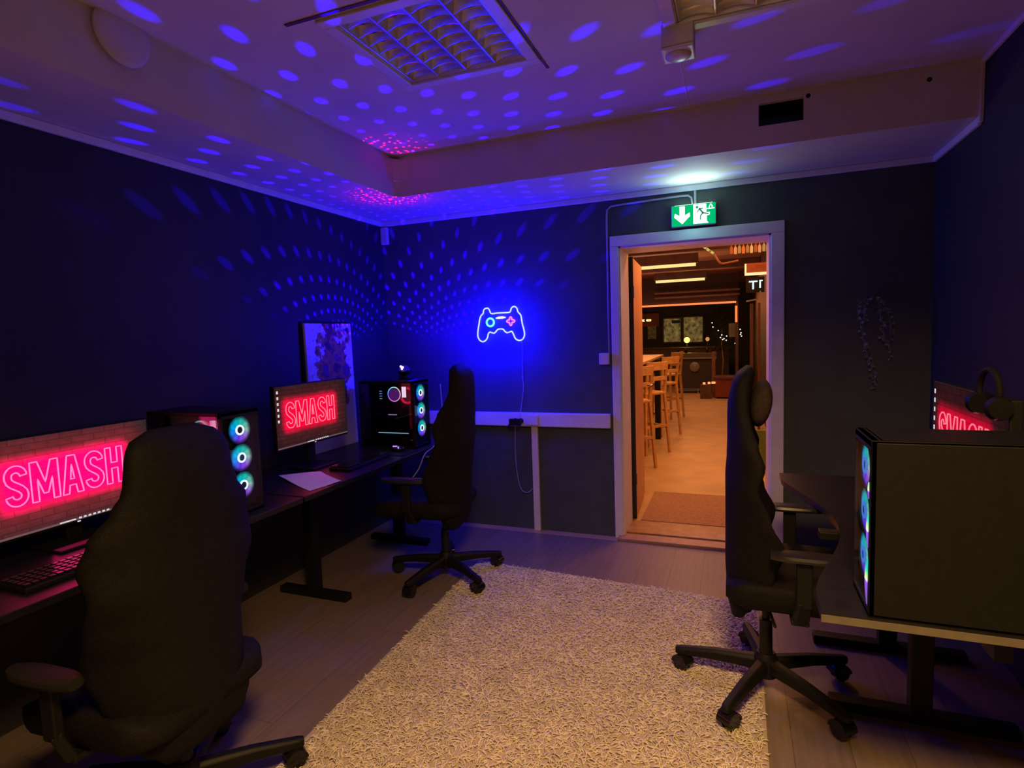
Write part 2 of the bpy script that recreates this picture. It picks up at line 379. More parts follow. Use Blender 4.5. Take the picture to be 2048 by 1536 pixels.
for dx, dz, pw, sz in ((0, 0, 8.0, .30), (-.05, -.05, 18.0, .5)):
    light('AREA', 'neon_sign_backlight', (-1.675 + dx, YB - (.10 if sz < .4 else .32), 1.56 + dz), pw, (.0, .0, 1), sz, (R(90), 0, 0), sz * .8)
light('POINT', 'neon_sign_glow', (-1.675, YB - .12, 1.58), 30, (.0, .0, 1), .1)
cb = [(-1.50, YB - .01, 1.46), (-1.497, YB - .012, 1.35), (-1.503, YB - .012, 1.2), (-1.498, YB - .012, 1.1), (-1.512, YB - .015, 1.0), (-1.52, YB - .03, .93), (-1.515, YB - .07, .88)]
tag(MB().tube(catmull(cb, 4, False), .0026, 6).build('sign_cable', M['cable'], smooth_=True), 'thin pale cable hanging from the controller sign down to the plugs', 'cable')
cb = [(-1.55, YB - .08, .82), (-1.565, YB - .05, .73), (-1.575, YB - .03, .6), (-1.57, YB - .03, .48), (-1.555, YB - .03, .37), (-1.53, YB - .035, .31), (-1.49, YB - .035, .295), (-1.46, YB - .03, .31), (-1.445, YB - .03, .33)]
tag(MB().tube(catmull(cb, 4, False), .0028, 6).build('drooping_cable', M['cable'], smooth_=True), 'thin cable looping low under the trunking beside the vertical duct', 'cable')
cb = [(-2.02, 3.9, 1.22), (-2.025, 3.9, 1.0), (-2.03, 3.88, .8), (-2.05, 3.7, .72), (-2.0, 3.55, .62), (-2.02, 3.45, .5), (-2.06, 3.4, .45)]
# corner junction box
tag(MB().b2((XL + .002, YB - .035, 2.268), (XL + .066, YB - .001, 2.405)).build('junction_box', M['trunk'], bevel=.008), 'small white junction box high in the room corner under the cornice', 'junction box')

# hanging dried vine on the right part of the back wall
iv = thing('hanging_vine', 'dark trailing artificial ivy hanging on the back wall beside the doorway', 'vine', (.78, YB, 1.62))
stems = [[(-.02, -.03, .03), (-.08, -.06, .0), (-.085, -.06, -.08), (-.06, -.05, -.18), (-.04, -.05, -.28), (-.015, -.04, -.36), (.01, -.04, -.44), (.012, -.03, -.51)],
         [(.0, -.03, .03), (.04, -.06, .0), (.07, -.07, -.07), (.085, -.06, -.16), (.08, -.05, -.25), (.088, -.04, -.33)],
         [(.02, -.03, .02), (.02, -.06, -.03), (.035, -.07, -.1), (.05, -.06, -.17), (.045, -.05, -.22)],
         [(-.02, -.03, .03), (-.04, -.07, .01), (-.06, -.07, -.04), (-.045, -.06, -.1)]]
sm = MB(); lm = MB(); rr = random.Random(3)
for st_p in stems:
    cp = catmull(st_p, 5, False); sm.tube(cp, .0022, 5)
    for q in cp[::1]:
        for _ in range(3):
            ax = Vector((rr.uniform(-1, 1), rr.uniform(-1, .1), rr.uniform(-1, .4))).normalized(); nn = ax.orthogonal().normalized()
            nn.rotate(Matrix.Rotation(rr.uniform(0, 6.28), 3, ax)); sd = ax.cross(nn); L_ = rr.uniform(.014, .026)
            b0 = Vector(q) + ax * .004
            lm.add([b0, b0 + ax * L_ * .5 + sd * L_ * .38, b0 + ax * L_ + nn * L_ * .2, b0 + ax * L_ * .5 - sd * L_ * .38, b0 + ax * L_ * .5 + nn * L_ * .12], [(0, 1, 4), (1, 2, 4), (2, 3, 4), (3, 0, 4)])
sm.build('stems', M['ivyleaf'], iv); lm.build('leaves', M['ivyleaf'], iv)
MB().cyl((0, 0, .03), (0, -.04, .03), .006, n=10).build('wall_hook', M['darkmetal'], iv)

# ------------------------------------------------------------------ ceiling fittings
def louvre_light(x0, x1, y0, y1, label, tube_glow):
    cx_, cy_ = (x0 + x1) / 2, (y0 + y1) / 2
    t = thing('ceiling_light', label, 'ceiling light', (cx_, cy_, ZC), 0, 'recessed louvre ceiling lights')
    hx_, hy_ = (x1 - x0) / 2, (y1 - y0) / 2
    fr = MB(); w_ = .05
    fr.b2((-hx_ - w_, -hy_ - w_, -.012), (hx_ + w_, -hy_, 0)).b2((-hx_ - w_, hy_, -.012), (hx_ + w_, hy_ + w_, 0)).b2((-hx_ - w_, -hy_, -.012), (-hx_, hy_, 0)).b2((hx_, -hy_, -.012), (hx_ + w_, hy_, 0))
    fr.build('light_frame', M['whiteplastic'], t, bevel=.003)
    bx = MB(); H_ = .09
    bx.b2((-hx_, -hy_, H_), (hx_, hy_, H_ + .004))
    bx.b2((-hx_ , -hy_, 0), (-hx_ + .004, hy_, H_)).b2((hx_ - .004, -hy_, 0), (hx_, hy_, H_)).b2((-hx_, -hy_, 0), (hx_, -hy_ + .004, H_)).b2((-hx_, hy_ - .004, 0), (hx_, hy_, H_))
    bx.build('light_housing', M['whiteplastic'], t)
    lv = MB()
    # long V-section reflectors run along Y, curved cross blades between them
    nl = 4
    for i in range(nl + 1):
        x = -hx_ + 2 * hx_ * i / nl; x = max(-hx_ + .01, min(hx_ - .01, x))
        rings = []
        for y in (-hy_, hy_):
            rings.append([(x - .003, y, .002), (x - .009, y, .025), (x - .022, y, .055), (x + .022, y, .055), (x + .009, y, .025), (x + .003, y, .002)])
        lv.loft(rings)
    nc = 8
    for j_ in range(nc + 1):
        y = -hy_ + 2 * hy_ * j_ / nc; y = max(-hy_ + .008, min(hy_ - .008, y))
        for i in range(nl):
            xa = -hx_ + 2 * hx_ * i / nl; xb = -hx_ + 2 * hx_ * (i + 1) / nl; rings = []
            for q in range(5):
                u = q / 4; x = xa + (xb - xa) * u; dip = .016 * (1 - (2 * u - 1) ** 2)
                rings.append([(x, y - .002, .004 + dip), (x, y - .008, .024 + dip), (x, y - .016, .046), (x, y + .016, .046), (x, y + .008, .024 + dip), (x, y + .002, .004 + dip)])
            lv.loft(rings)
    lv.build('louvre_grille', M['alu'], t, smooth_='auto')
    for x in (-hx_ * .75, -hx_ * .25, hx_ * .25, hx_ * .75):
        MB().cyl((x, -hy_ + .02, .072), (x, hy_ - .02, .072), .008, n=12).build('fluorescent_tube', emis('tube_added_glow', (1, .62, .28), tube_glow) if tube_glow > 0 else M['paper'], t)  # glowing tubes stand in for warm light reflected in the louvre
    return t
louvre_light(*FX[0], *FY, 'unlit square louvre light in the ceiling, speckled with blue dots', 0)
louvre_light(*FX[1], *FY, 'amber-tinted square louvre light at the top edge, above white alarm unit', 2.2)
gl = MB(); gl.b2((-1.60, 1.84, ZC - .004), (-1.12, 1.856, ZC)); 
struct('trim_4', gl, M['darkwood'])
gl = MB(); gl.b2((-.80, 2.02, ZC - .004), (-.788, 2.62, ZC))
struct('trim_5', gl, M['darkwood'])
t = thing('ceiling_alarm', 'small white box alarm with a round lens hanging under the ceiling', 'alarm', (-.214, 2.54, 2.625))
MB().b2((-.062, -.068, .0), (.062, .062, ZC - 2.625)).build('alarm_housing', M['ceil'], t, bevel=.006)
MB().b2((-.064, -.07, -.012), (.064, .064, .0)).build('alarm_cover', M['whiteplastic'], t, bevel=.008)
MB().lathe((0, 0, -.012), [(.052, .001), (.050, -.006), (.040, -.012), (.022, -.016), (.001, -.017)], 28).build('alarm_lens', mat('frosted_lens', (.62, .62, .64), .3), t, smooth_=True)
# disc valve on the left face of the box
t = thing('disc_valve', 'round cream ventilation disc standing proud of the boxed duct on the left', 'air valve', (SX, 1.57, 2.655))
MB().lathe((0, 0, 0), [(.001, .030), (.085, .028), (.104, .022), (.108, .014)], 40, 'X').build('valve_plate', M['ceil'], t, smooth_=True)
MB().lathe((0, 0, 0), [(.075, .0), (.075, .014)], 24, 'X').build('valve_neck', M['dark'], t)
tag(MB().b2((V0 + .004, SY + .12, VZ0 + .02), (V1 - .004, SY + .14, VZ0 + .075)).build('duct_damper', M['darkmetal'], bevel=.003), 'dark metal damper inside the rectangular vent hole above the door', 'vent damper')
for x, z, lbl in ((.352, 2.672, 'small round black hole beside the vent opening in the duct box'), (.873, 2.655, 'small round black hole near the right end of the duct box')):
    tag(MB().cyl((x, SY + .004, z), (x, SY - .002, z), .011, n=16).build('screw_hole', M['dark']), lbl, 'hole')

# ------------------------------------------------------------------ desks
def desk(name_label, x0, x1, y0, y1, z=.74, edge_mat=None, cut=0):
    t = thing('desk', name_label, 'desk', ((x0 + x1) / 2, (y0 + y1) / 2, 0))
    hx_, hy_ = (x1 - x0) / 2, (y1 - y0) / 2
    if cut:
        ol = [(hx_, -hy_), (hx_, hy_), (-hx_, hy_)] + [(-hx_ + cut * (.5 + .5 * math.cos(PI * (y / (hy_ * .84)))) ** .7, y) for y in [hy_ * .84 * (1 - i / 12) for i in range(25)]] + [(-hx_, -hy_)]
        MB().poly(ol, 'Z', z - .028, .028).build('desk_top', M['desk'], t)
    else: MB().b2((-hx_, -hy_, z - .028), (hx_, hy_, z)).build('desk_top', M['desk'], t, bevel=.003)
    MB().b2((-hx_ - .002, -hy_ - .003, z - .026), (hx_ + .002, -hy_, z - .006)).build('edge_band', edge_mat or M['desk'], t)
    for y in (-hy_ + (.78 if cut else .42), hy_ - .3):
        lg = MB(); lg.b2((-.035, y - .03, .04), (.035, y + .03, z - .06)).b2((-hx_ * .7, y - .03, 0), (hx_ * .7, y + .03, .04)).b2((-hx_ * .8, y - .025, z - .06), (hx_ * .8, y + .025, z - .028))
        lg.build('desk_leg', M['black'], t, bevel=.004)
    MB().b2((-.02, -hy_ + .1, z - .12), (.02, hy_ - .1, z - .06)).build('crossbar', M['darkmetal'], t)
    return t
desk('long dark desk along the left wall, holding the near monitor', XL + .015, -1.985, .55, 2.20)
desk('dark desk in the back corner with paper and monitor on it', XL + .015, -1.985, 2.21, 3.86)
desk('dark desk along the right wall with a pale edge strip', 0.215, XR - .015, 1.665, 3.25, .735, M['deskedge'], .15)

# ------------------------------------------------------------------ SMASH lettering outlines (unit height 1)
def offset_stroke(pts, w_):
    P = [Vector(p) for p in pts]; n = len(P); Lf = []; Rt = []
    for i in range(n):
        t_ = (P[min(i + 1, n - 1)] - P[max(i - 1, 0)]).normalized(); nn = Vector((-t_.y, t_.x))
        Lf.append(P[i] + nn * w_ / 2); Rt.append(P[i] - nn * w_ / 2)
    return Lf + Rt[::-1]
def arc(cx_, cy_, rx, ry, a0, a1, n=12): return [(cx_ + rx * math.cos(R(a0 + (a1 - a0) * i / n)), cy_ + ry * math.sin(R(a0 + (a1 - a0) * i / n))) for i in range(n + 1)]
def letter_S():
    c_ = arc(.28, .745, .185, .165, 0, 180, 12) + [(.095, .70)] + [(.12, .62), (.19, .55), (.28, .49), (.38, .42), (.45, .34)] + [(.465, .27)] + arc(.28, .255, .185, .165, 0, -180, 12)
    return [offset_stroke(c_, .17)]
def letter_M():
    return [[(.0, 0), (0, 1), (.19, 1), (.36, .46), (.53, 1), (.72, 1), (.72, 0), (.55, 0), (.55, .56), (.42, .18), (.30, .18), (.17, .56), (.17, 0)]]
def letter_A():
    return [[(0, 0), (.18, 1), (.40, 1), (.58, 0), (.41, 0), (.375, .22), (.205, .22), (.17, 0)], [(.235, .38), (.345, .38), (.29, .76)]]
def letter_H():
    return [[(0, 0), (0, 1), (.17, 1), (.17, .58), (.36, .58), (.36, 1), (.53, 1), (.53, 0), (.36, 0), (.36, .42), (.17, .42), (.17, 0)]]
word = []; x_ = 0
for fn, wd in ((letter_S, .56), (letter_M, .72), (letter_A, .58), (letter_S, .56), (letter_H, .53)):
    word.append([[(p[0] + x_, p[1]) for p in o] for o in fn()]); x_ += wd + .075
WORD_W = x_ - .075

def screen_material(w_, h_, gain, bl=.06):
    m = bpy.data.materials.new('neon_wallpaper_screen'); m.use_nodes = True; nt = m.node_tree
    nt.nodes.remove(nt.nodes['Principled BSDF']); L = nt.links
    tc = nd(nt, 'ShaderNodeTexCoord'); sp = nd(nt, 'ShaderNodeSeparateXYZ'); L.new(tc.outputs['Object'], sp.inputs[0])
    cb_ = nd(nt, 'ShaderNodeCombineXYZ'); L.new(sp.outputs['Y'], cb_.inputs[0]); L.new(sp.outputs['Z'], cb_.inputs[1])
    br = nd(nt, 'ShaderNodeTexBrick'); br.inputs['Scale'].default_value = 1; br.inputs['Brick Width'].default_value = .085; br.inputs['Row Height'].default_value = .026
    br.inputs['Mortar Size'].default_value = .0022; br.inputs['Color1'].default_value = (.95, .9, .9, 1); br.inputs['Color2'].default_value = (.75, .7, .7, 1); br.inputs['Mortar'].default_value = (.6, .55, .55, 1)
    nz = nd(nt, 'ShaderNodeTexNoise'); nz.inputs['Scale'].default_value = 40; L.new(cb_.outputs[0], nz.inputs[0])
    L.new(cb_.outputs[0], br.inputs[0])
    # distance to the lettering box
    dy = mth(nt, 'MAXIMUM', mth(nt, 'SUBTRACT', mth(nt, 'ABSOLUTE', mth(nt, 'ADD', sp.outputs['Y'], .022)), .20), 0)
    dz = mth(nt, 'MAXIMUM', mth(nt, 'SUBTRACT', mth(nt, 'ABSOLUTE', mth(nt, 'ADD', sp.outputs['Z'], -.008)), .060), 0)
    ds = mth(nt, 'SQRT', mth(nt, 'ADD', mth(nt, 'MULTIPLY', dy, dy), mth(nt, 'MULTIPLY', dz, dz)))
    core = smooth(nt, ds, .0, .06, 1, 0); halo = smooth(nt, ds, 0, .16, 1, 0)
    nv = mth(nt, 'ADD', mth(nt, 'MULTIPLY', nz.outputs['Fac'], .5), .75)
    def ch(base, hal, cor):
        v = mth(nt, 'ADD', mth(nt, 'ADD', base, mth(nt, 'MULTIPLY', halo, hal)), mth(nt, 'MULTIPLY', core, cor)); return v
    cc = nd(nt, 'ShaderNodeCombineColor')
    L.new(ch(.026, .08 if gain < 1.2 else .16, 1.35), cc.inputs[0]); L.new(ch(.014, .004, -.016), cc.inputs[1]); L.new(ch(.016, .008, bl), cc.inputs[2])
    mx = nd(nt, 'ShaderNodeMix', data_type='RGBA', blend_type='MULTIPLY'); mx.inputs[0].default_value = 1
    L.new(cc.outputs[0], mx.inputs[6]); L.new(br.outputs[0], mx.inputs[7])
    e_ = nd(nt, 'ShaderNodeEmission'); L.new(mx.outputs[2], e_.inputs[0]); L.new(mth(nt, 'MULTIPLY', nv, gain), e_.inputs[1])
    L.new(e_.outputs[0], nt.nodes['Material Output'].inputs[0])
    return m
ICON = emis('screen_icon_white', (.75, .75, .8), .9); BAR = emis('taskbar_glow', (.32, .16, .18), .5)

def monitor(label, loc, rz, gain, letter_col, zc=.335):
    """local: screen faces +X, y to the far side when looking at it (viewer's right = +y), z up; origin on the desk"""
    t = thing('computer_monitor', label, 'monitor', loc, rz, 'monitors showing a neon wallpaper')
    w_, h_ = .62, .355
    MB().b2((-.03, -w_ / 2 - .006, zc - h_ / 2 - .012), (0, w_ / 2 + .006, zc + h_ / 2 + .006)).build('monitor_case', M['black'], t, bevel=.004)
    sc_ = MB().b2((-.0, -w_ / 2, -h_ / 2), (.0015, w_ / 2, h_ / 2)).build('screen', screen_material(w_, h_, gain, .13 if gain > 1 else .05), t); sc_.location = (0, 0, zc)
    H_ = .150; sx = .425 / (WORD_W * H_)
    lt = MB(); rad = .0027
    for lett in word:
        for o in lett:
            P = []
            n = len(o)
            for i in range(n):
                a_, b_ = Vector(o[i]), Vector(o[(i + 1) % n]); m_ = max(1, int((b_ - a_).length / .06))
                for q in range(m_): P.append(a_.lerp(b_, q / m_))
            pts_ = [(.0022, (p.x - WORD_W / 2) * H_ * sx - .022, (p.y - .5) * H_ + .008) for p in P]
            lt.tube(pts_, rad, 6, True)
    lo = lt.build('lettering', emis('neon_letter_' + label[:6], letter_col, 1.0), sc_)
    ic = MB()
    for i in range(6): ic.b2((.0016, -w_ / 2 + .012, h_ / 2 - .038 - i * .033), (.0022, -w_ / 2 + .025, h_ / 2 - .022 - i * .033))
    ic.build('desktop_icons', ICON, sc_)
    tb = MB()
    for i in range(7): tb.b2((.0016, .0 + i * .018, -h_ / 2 + .003), (.0022, .010 + i * .018, -h_ / 2 + .010))
    tb.b2((.0016, -.07, -h_ / 2 + .003), (.0022, -.012, -h_ / 2 + .008))
    tb.build('taskbar_icons', ICON, sc_)
    MB().b2((.0015, -w_ / 2, -h_ / 2), (.0018, w_ / 2, -h_ / 2 + .008)).build('taskbar', BAR, sc_)
    MB().b2((-.055, -.03, .01), (-.03, .03, zc)).build('stand_neck', M['black'], t, bevel=.004)
    MB().b2((-.12, -.12, 0), (.08, .12, .012)).build('stand_foot', M['black'], t, bevel=.004)
    MB().b2((.0, -.006, zc - h_ / 2 - .009), (.001, .006, zc - h_ / 2 - .004)).build('power_light', emis('power_light_white', (.7, .6, .9), 1), t)
    return t
DZt = .7405
monitor('widescreen monitor glowing pink SMASH, cut by the left picture edge, behind nearest chair', (-2.43, 1.445, DZt), 0, 1.7, (1.0, .26, .62), .268)
monitor('black monitor with red SMASH wallpaper on the corner desk beside poster', (-2.40, 2.80, DZt), 0, 1.0, (1.0, .27, .33))
monitor('monitor with SMASH lettering half hidden behind the right black tower', (.68, 2.20, .7355), PI, .6, (1.0, .20, .26), .362)
light('AREA', 'screen_light_near', (-2.40, 1.475, 1.03), 1.0, (1, .02, .20), .55, (0, R(-90), 0), .3)
light('AREA', 'screen_light_corner', (-2.37, 2.80, 1.07), .35, (1, .04, .10), .55, (0, R(-90), 0), .3)
light('AREA', 'screen_light_right', (.65, 2.18, 1.07), .2, (1, .04, .10), .5, (0, R(90), 0), .3)

# ------------------------------------------------------------------ PC towers
def fan_material(flip, st):
    m = bpy.data.materials.new('rgb_fan_light'); m.use_nodes = True; nt = m.node_tree
    nt.nodes.remove(nt.nodes['Principled BSDF']); L = nt.links
    tc = nd(nt, 'ShaderNodeTexCoord'); sp = nd(nt, 'ShaderNodeSeparateXYZ'); L.new(tc.outputs['Object'], sp.inputs[0])
    an = mth(nt, 'ARCTAN2', sp.outputs['Z'], mth(nt, 'MULTIPLY', sp.outputs['Y'], flip))
    fr = mth(nt, 'FRACT', mth(nt, 'ADD', mth(nt, 'DIVIDE', an, 2 * PI), 1.0))
    cr_ = nd(nt, 'ShaderNodeValToRGB'); E_ = cr_.color_ramp.elements
    E_[0].position = 0; E_[0].color = (.30, .55, .42, 1); E_[1].position = 1; E_[1].color = (.30, .55, .42, 1)
    for ps, c_ in ((.15, (.03, .55, .42)), (.28, (.0, .52, .50)), (.45, (.0, .40, .85)), (.58, (.02, .16, .85)), (.72, (.20, .03, .85)), (.86, (.34, .12, .72)), (.94, (.38, .36, .55))):
        q = E_.new(ps); q.color = (*c_, 1)
    L.new(fr, cr_.inputs[0])
    rd = mth(nt, 'SQRT', mth(nt, 'ADD', mth(nt, 'MULTIPLY', sp.outputs['Y'], sp.outputs['Y']), mth(nt, 'MULTIPLY', sp.outputs['Z'], sp.outputs['Z'])))
    fall = smooth(nt, rd, .040, .060, 1, .12)
    bl = mth(nt, 'ADD', mth(nt, 'MULTIPLY', mth(nt, 'SINE', mth(nt, 'ADD', mth(nt, 'MULTIPLY', an, 9), mth(nt, 'MULTIPLY', rd, 60))), .12), .9)
    e_ = nd(nt, 'ShaderNodeEmission'); L.new(cr_.outputs[0], e_.inputs[0]); L.new(mth(nt, 'MULTIPLY', mth(nt, 'MULTIPLY', fall, bl), st), e_.inputs[1])
    L.new(e_.outputs[0], nt.nodes['Material Output'].inputs[0])
    return m
FANM = fan_material(1, 1.0); FANM3 = fan_material(1, .9)
RINGW = emis('fan_ring_white', (.75, .95, 1), 1.5); RINGB = emis('fan_ring_blue', (.08, .25, .8), .8)
def rainbow(st):
    m = bpy.data.materials.new('rainbow_ring'); m.use_nodes = True; nt = m.node_tree
    nt.nodes.remove(nt.nodes['Principled BSDF']); L = nt.links
    tc = nd(nt, 'ShaderNodeTexCoord'); sp = nd(nt, 'ShaderNodeSeparateXYZ'); L.new(tc.outputs['Object'], sp.inputs[0])
    an = mth(nt, 'FRACT', mth(nt, 'ADD', mth(nt, 'DIVIDE', mth(nt, 'ARCTAN2', sp.outputs['Z'], sp.outputs['X']), 2 * PI), 1.0))
    cr_ = nd(nt, 'ShaderNodeValToRGB'); E_ = cr_.color_ramp.elements
    E_[0].position = 0; E_[0].color = (1, .5, .8, 1); E_[1].position = 1; E_[1].color = (1, .5, .8, 1)
    for ps, c_ in ((.2, (.5, 1, .6)), (.32, (.2, .9, .9)), (.5, (.15, .2, 1)), (.7, (.9, .15, .9)), (.85, (1, .3, .6))):
        q = E_.new(ps); q.color = (*c_, 1)
    L.new(an, cr_.inputs[0]); e_ = nd(nt, 'ShaderNodeEmission'); e_.inputs[1].default_value = st
    L.new(cr_.outputs[0], e_.inputs[0]); L.new(e_.outputs[0], nt.nodes['Material Output'].inputs[0]); return m
RBW = rainbow(1.6)
REDF = emis('red_fan_glow', (.9, .01, .06), 1.0); PINK = emis('pink_bar_light', (1, .7, .85), 1.8); BLUL = emis('blue_light_strip', (.25, .3, 1), 1.2); TEAL = emis('teal_light_strip', (.35, .7, .95), .8)
PURG = emis('purple_inner_glow', (.16, .02, .22), .8)

def tower(label, loc, rz, h_=.47, w_=.21, l_=.45, window=True, lid=None):
    """local: front faces +X at x=0, body runs to -l_, window on -Y side, origin on the desk"""
    t = thing('desktop_computer', label, 'computer tower', loc, rz, 'gaming computers on the desks')
    th_ = .006; c_ = MB()
    c_.b2((-l_, -w_ / 2, 0), (0, w_ / 2, .012)).b2((-l_, -w_ / 2, h_ - .02), (0, w_ / 2, h_)).b2((-l_, w_ / 2 - th_, 0), (0, w_ / 2, h_)).b2((-l_, -w_ / 2, 0), (-l_ + .01, w_ / 2, h_))
    c_.b2((-.03, -w_ / 2, 0), (-.02, w_ / 2, h_)).b2((-l_, -w_ / 2 + .004, .012), (-.03, w_ / 2, .10))
    c_.b2((-.02, -w_ / 2, 0), (0, -w_ / 2 + .008, h_)).b2((-.02, w_ / 2 - .008, 0), (0, w_ / 2, h_)).b2((-.02, -w_ / 2, 0), (0, w_ / 2, .02)).b2((-.02, -w_ / 2, h_ - .03), (0, w_ / 2, h_))
    c_.build('case', M['black'], t, bevel=.003)
    for k_ in range(3):
        zc_ = .130 + .125 * k_
        fr = MB(); fr.lathe((0, 0, 0), [(.062, -.012), (.065, -.012), (.065, .004), (.062, .004)], 36, 'X', True)
        fo = fr.build('front_fan', M['black'], t); fo.location = (-.010, 0, zc_)
        d_ = MB().cyl((0, 0, 0), (.001, 0, 0), .061, n=40)
        dd = d_.build('fan_blades', FANM if window else FANM3, fo)
        ring = MB(); ring.tube([(.003, .019 * math.cos(a_), .019 * math.sin(a_)) for a_ in [2 * PI * i / 24 for i in range(24)]], .0042, 8, True)
        ring.build('light_ring', RINGW if window else RINGB, fo, smooth_=True)
        MB().cyl((0, 0, 0), (.004, 0, 0), .0145, n=24).build('fan_hub', mat('dark_blue_hub', (.01, .02, .06), .4), fo)
    MB().b2((-.001, -w_ / 2 + .008, .02), (.0015, w_ / 2 - .008, h_ - .03)).build('front_glass', glass('front_glass', (.93, .96, 1), .006), t)
    for x in (-.05, -l_ + .05):
        for y in (-w_ / 2 + .03, w_ / 2 - .03): MB().cyl((x, y, -.0), (x, y, .006), .012, n=12).build('foot', M['black'], t)
    if window:
        y_ = -w_ / 2
        MB().b2((-l_ + .01, y_ - .004, .015), (-.02, y_, h_ - .015)).build('side_glass', M['glass'], t)
        # interior board, cooler, memory, graphics card
        MB().b2((-.38, w_ / 2 - .02, .12), (-.10, w_ / 2 - .014, h_ - .04)).build('motherboard', mat('dark_circuit_board', (.03, .012, .03), .5, noise=.4, scale=40), t)
        rg = MB().tube([(.050 * math.cos(a_), 0, .050 * math.sin(a_)) for a_ in [2 * PI * i / 32 for i in range(32)]], .0032, 8, True).build('cooler_light_ring', RBW, t, smooth_=True); rg.location = (-.195, -.045, .372)
        MB().cyl((-.195, -.042, .372), (-.195, .07, .372), .052, n=32).build('cpu_cooler', M['blackgloss'], t)
        MB().cyl((-.195, -.0445, .372), (-.195, -.0435, .372), .044, n=32).build('cooler_face', PURG, t)
        for k_ in range(2): MB().b2((-.128 + k_ * .018, -.05, .350), (-.121 + k_ * .018, -.035, .425)).build('memory_stick', PINK, t)
        MB().cyl((-.09, -.02, .33), (-.085, -.02, .33), .001, n=6)
        MB().lathe((-.105, -.02, .36), [(.045, -.002), (.060, 0), (.060, .004), (.045, .006)], 32, 'Y', True).build('side_fan_glow', REDF, t)
        for k_ in range(4): MB().b2((-.335, -.02, .335 + .018 * k_), (-.315, -.015, .339 + .018 * k_)).build('rear_light', BLUL if k_ % 2 else TEAL, t)
        MB().b2((-.40, -.06, .215), (-.14, .05, .245)).build('graphics_card', M['blackgloss'], t, bevel=.004)
        MB().b2((-.24, -.064, .225), (-.17, -.06, .232)).build('card_light', emis('soft_white_strip', (.5, .35, .6), .7), t)
        MB().b2((-.30, y_ - .001, .104), (-.055, y_ + .004, .108)).build('shroud_light_strip', TEAL, t)
        light('POINT', 'computer_inner_lamp', Vector(loc) + Vector((-.1, -.06, .33)), .25, (1, .03, .45), .02)
    else:
        MB().b2((-l_ + .005, -w_ / 2 - .003, .006), (-.012, -w_ / 2 + .002, h_ - .006)).build('side_panel', M['black'], t, bevel=.003)
    light('POINT', 'computer_fan_lamp', Vector(loc) + Matrix.Rotation(rz, 3, 'Z') @ Vector((.06, 0, .25)), .12, (.25, .6, 1), .04)
    return t
tower('black glass-sided computer with teal fans behind the nearest chair on the left', (-2.055, 1.92, DZt), 0)
tower('glass-sided computer with red and teal lights under the disco projector', (-2.055, 3.505, DZt), 0)
t3 = tower('big black solid-sided computer on the right desk with blue front fans', (.322, 1.773, .736), PI, .466, .205, .47, window=False)
# its solid panel must face the room's near side
MB().b2((-.465, .1025, .006), (-.012, .1065, .460)).build('side_panel', M['black'], t3, bevel=.003)
em_ = bpy.data.materials.new('painted_fan_reflection'); em_.use_nodes = True; nt = em_.node_tree; nt.nodes.remove(nt.nodes['Principled BSDF'])
tc = nd(nt, 'ShaderNodeTexCoord'); sp = nd(nt, 'ShaderNodeSeparateXYZ'); nt.links.new(tc.outputs['Object'], sp.inputs[0])
cr_ = nd(nt, 'ShaderNodeValToRGB'); E_ = cr_.color_ramp.elements; E_[0].position = 0; E_[0].color = (.22, .10, .55, 1); E_[1].position = 1; E_[1].color = (0, .55, .45, 1)
for ps, c_ in ((.45, (.35, .10, .95)), (.50, (1, .95, .85)), (.62, (.75, 1, .35)), (.8, (.05, .9, .55))):
    q = E_.new(ps); q.color = (*c_, 1)
nt.links.new(smooth(nt, sp.outputs['Z'], -.06, .06, 0, 1), cr_.inputs[0]); e_ = nd(nt, 'ShaderNodeEmission'); nt.links.new(cr_.outputs[0], e_.inputs[0]); e_.inputs[1].default_value = 1.0
nt.links.new(e_.outputs[0], nt.nodes['Material Output'].inputs[0])
for zc_, hh, ww in ((.335, .022, .010), (.228, .045, .020), (.095, .062, .026)):  # emissive slices paint the fans' light reflected along the near edge
    es_ = MB(); es_.poly([(.1005 - ww * max(0, math.cos(PI / 2 * k_ / 8)) ** .8, hh * k_ / 8) for k_ in range(-8, 9)] + [(.101, hh), (.101, -hh)], 'X', .002, .002)
    eo = es_.build('fan_reflection_slice', em_, t3); eo.location = (0, 0, zc_)

# disco projector on the corner tower
SRC = Vector((-2.217, 3.605, 1.325))
t = thing('disco_projector', 'small black disco projector with bright lens on top of the corner computer', 'party light', (SRC.x, 3.56, DZt + .47))
MB().lathe((0, 0, 0), [(.045, 0), (.048, .006), (.042, .03), (.03, .038)], 28).build('projector_base', M['black'], t, smooth_='auto')
MB().lathe((0, 0, 0), [(.03, .036), (.044, .042), (.048, .056), (.040, .064)], 28).build('projector_body', M['blackgloss'], t, smooth_='auto')
dm = MB(); dm.ball((0, 0, .066), .040, (1, 1, .9), 10); dm.build('lens_dome', emis('projector_dome_blue', (.03, .01, .8), .45), t)
g_ = MB()
for a_, z_ in ((-1.75, .094), (-1.35, .088), (-1.5, .078)): g_.ball((.036 * math.cos(a_), .036 * math.sin(a_), z_), .008, n=8)
g_.build('lens_facets', emis('projector_lens_white', (1, .8, 1), 3), t)

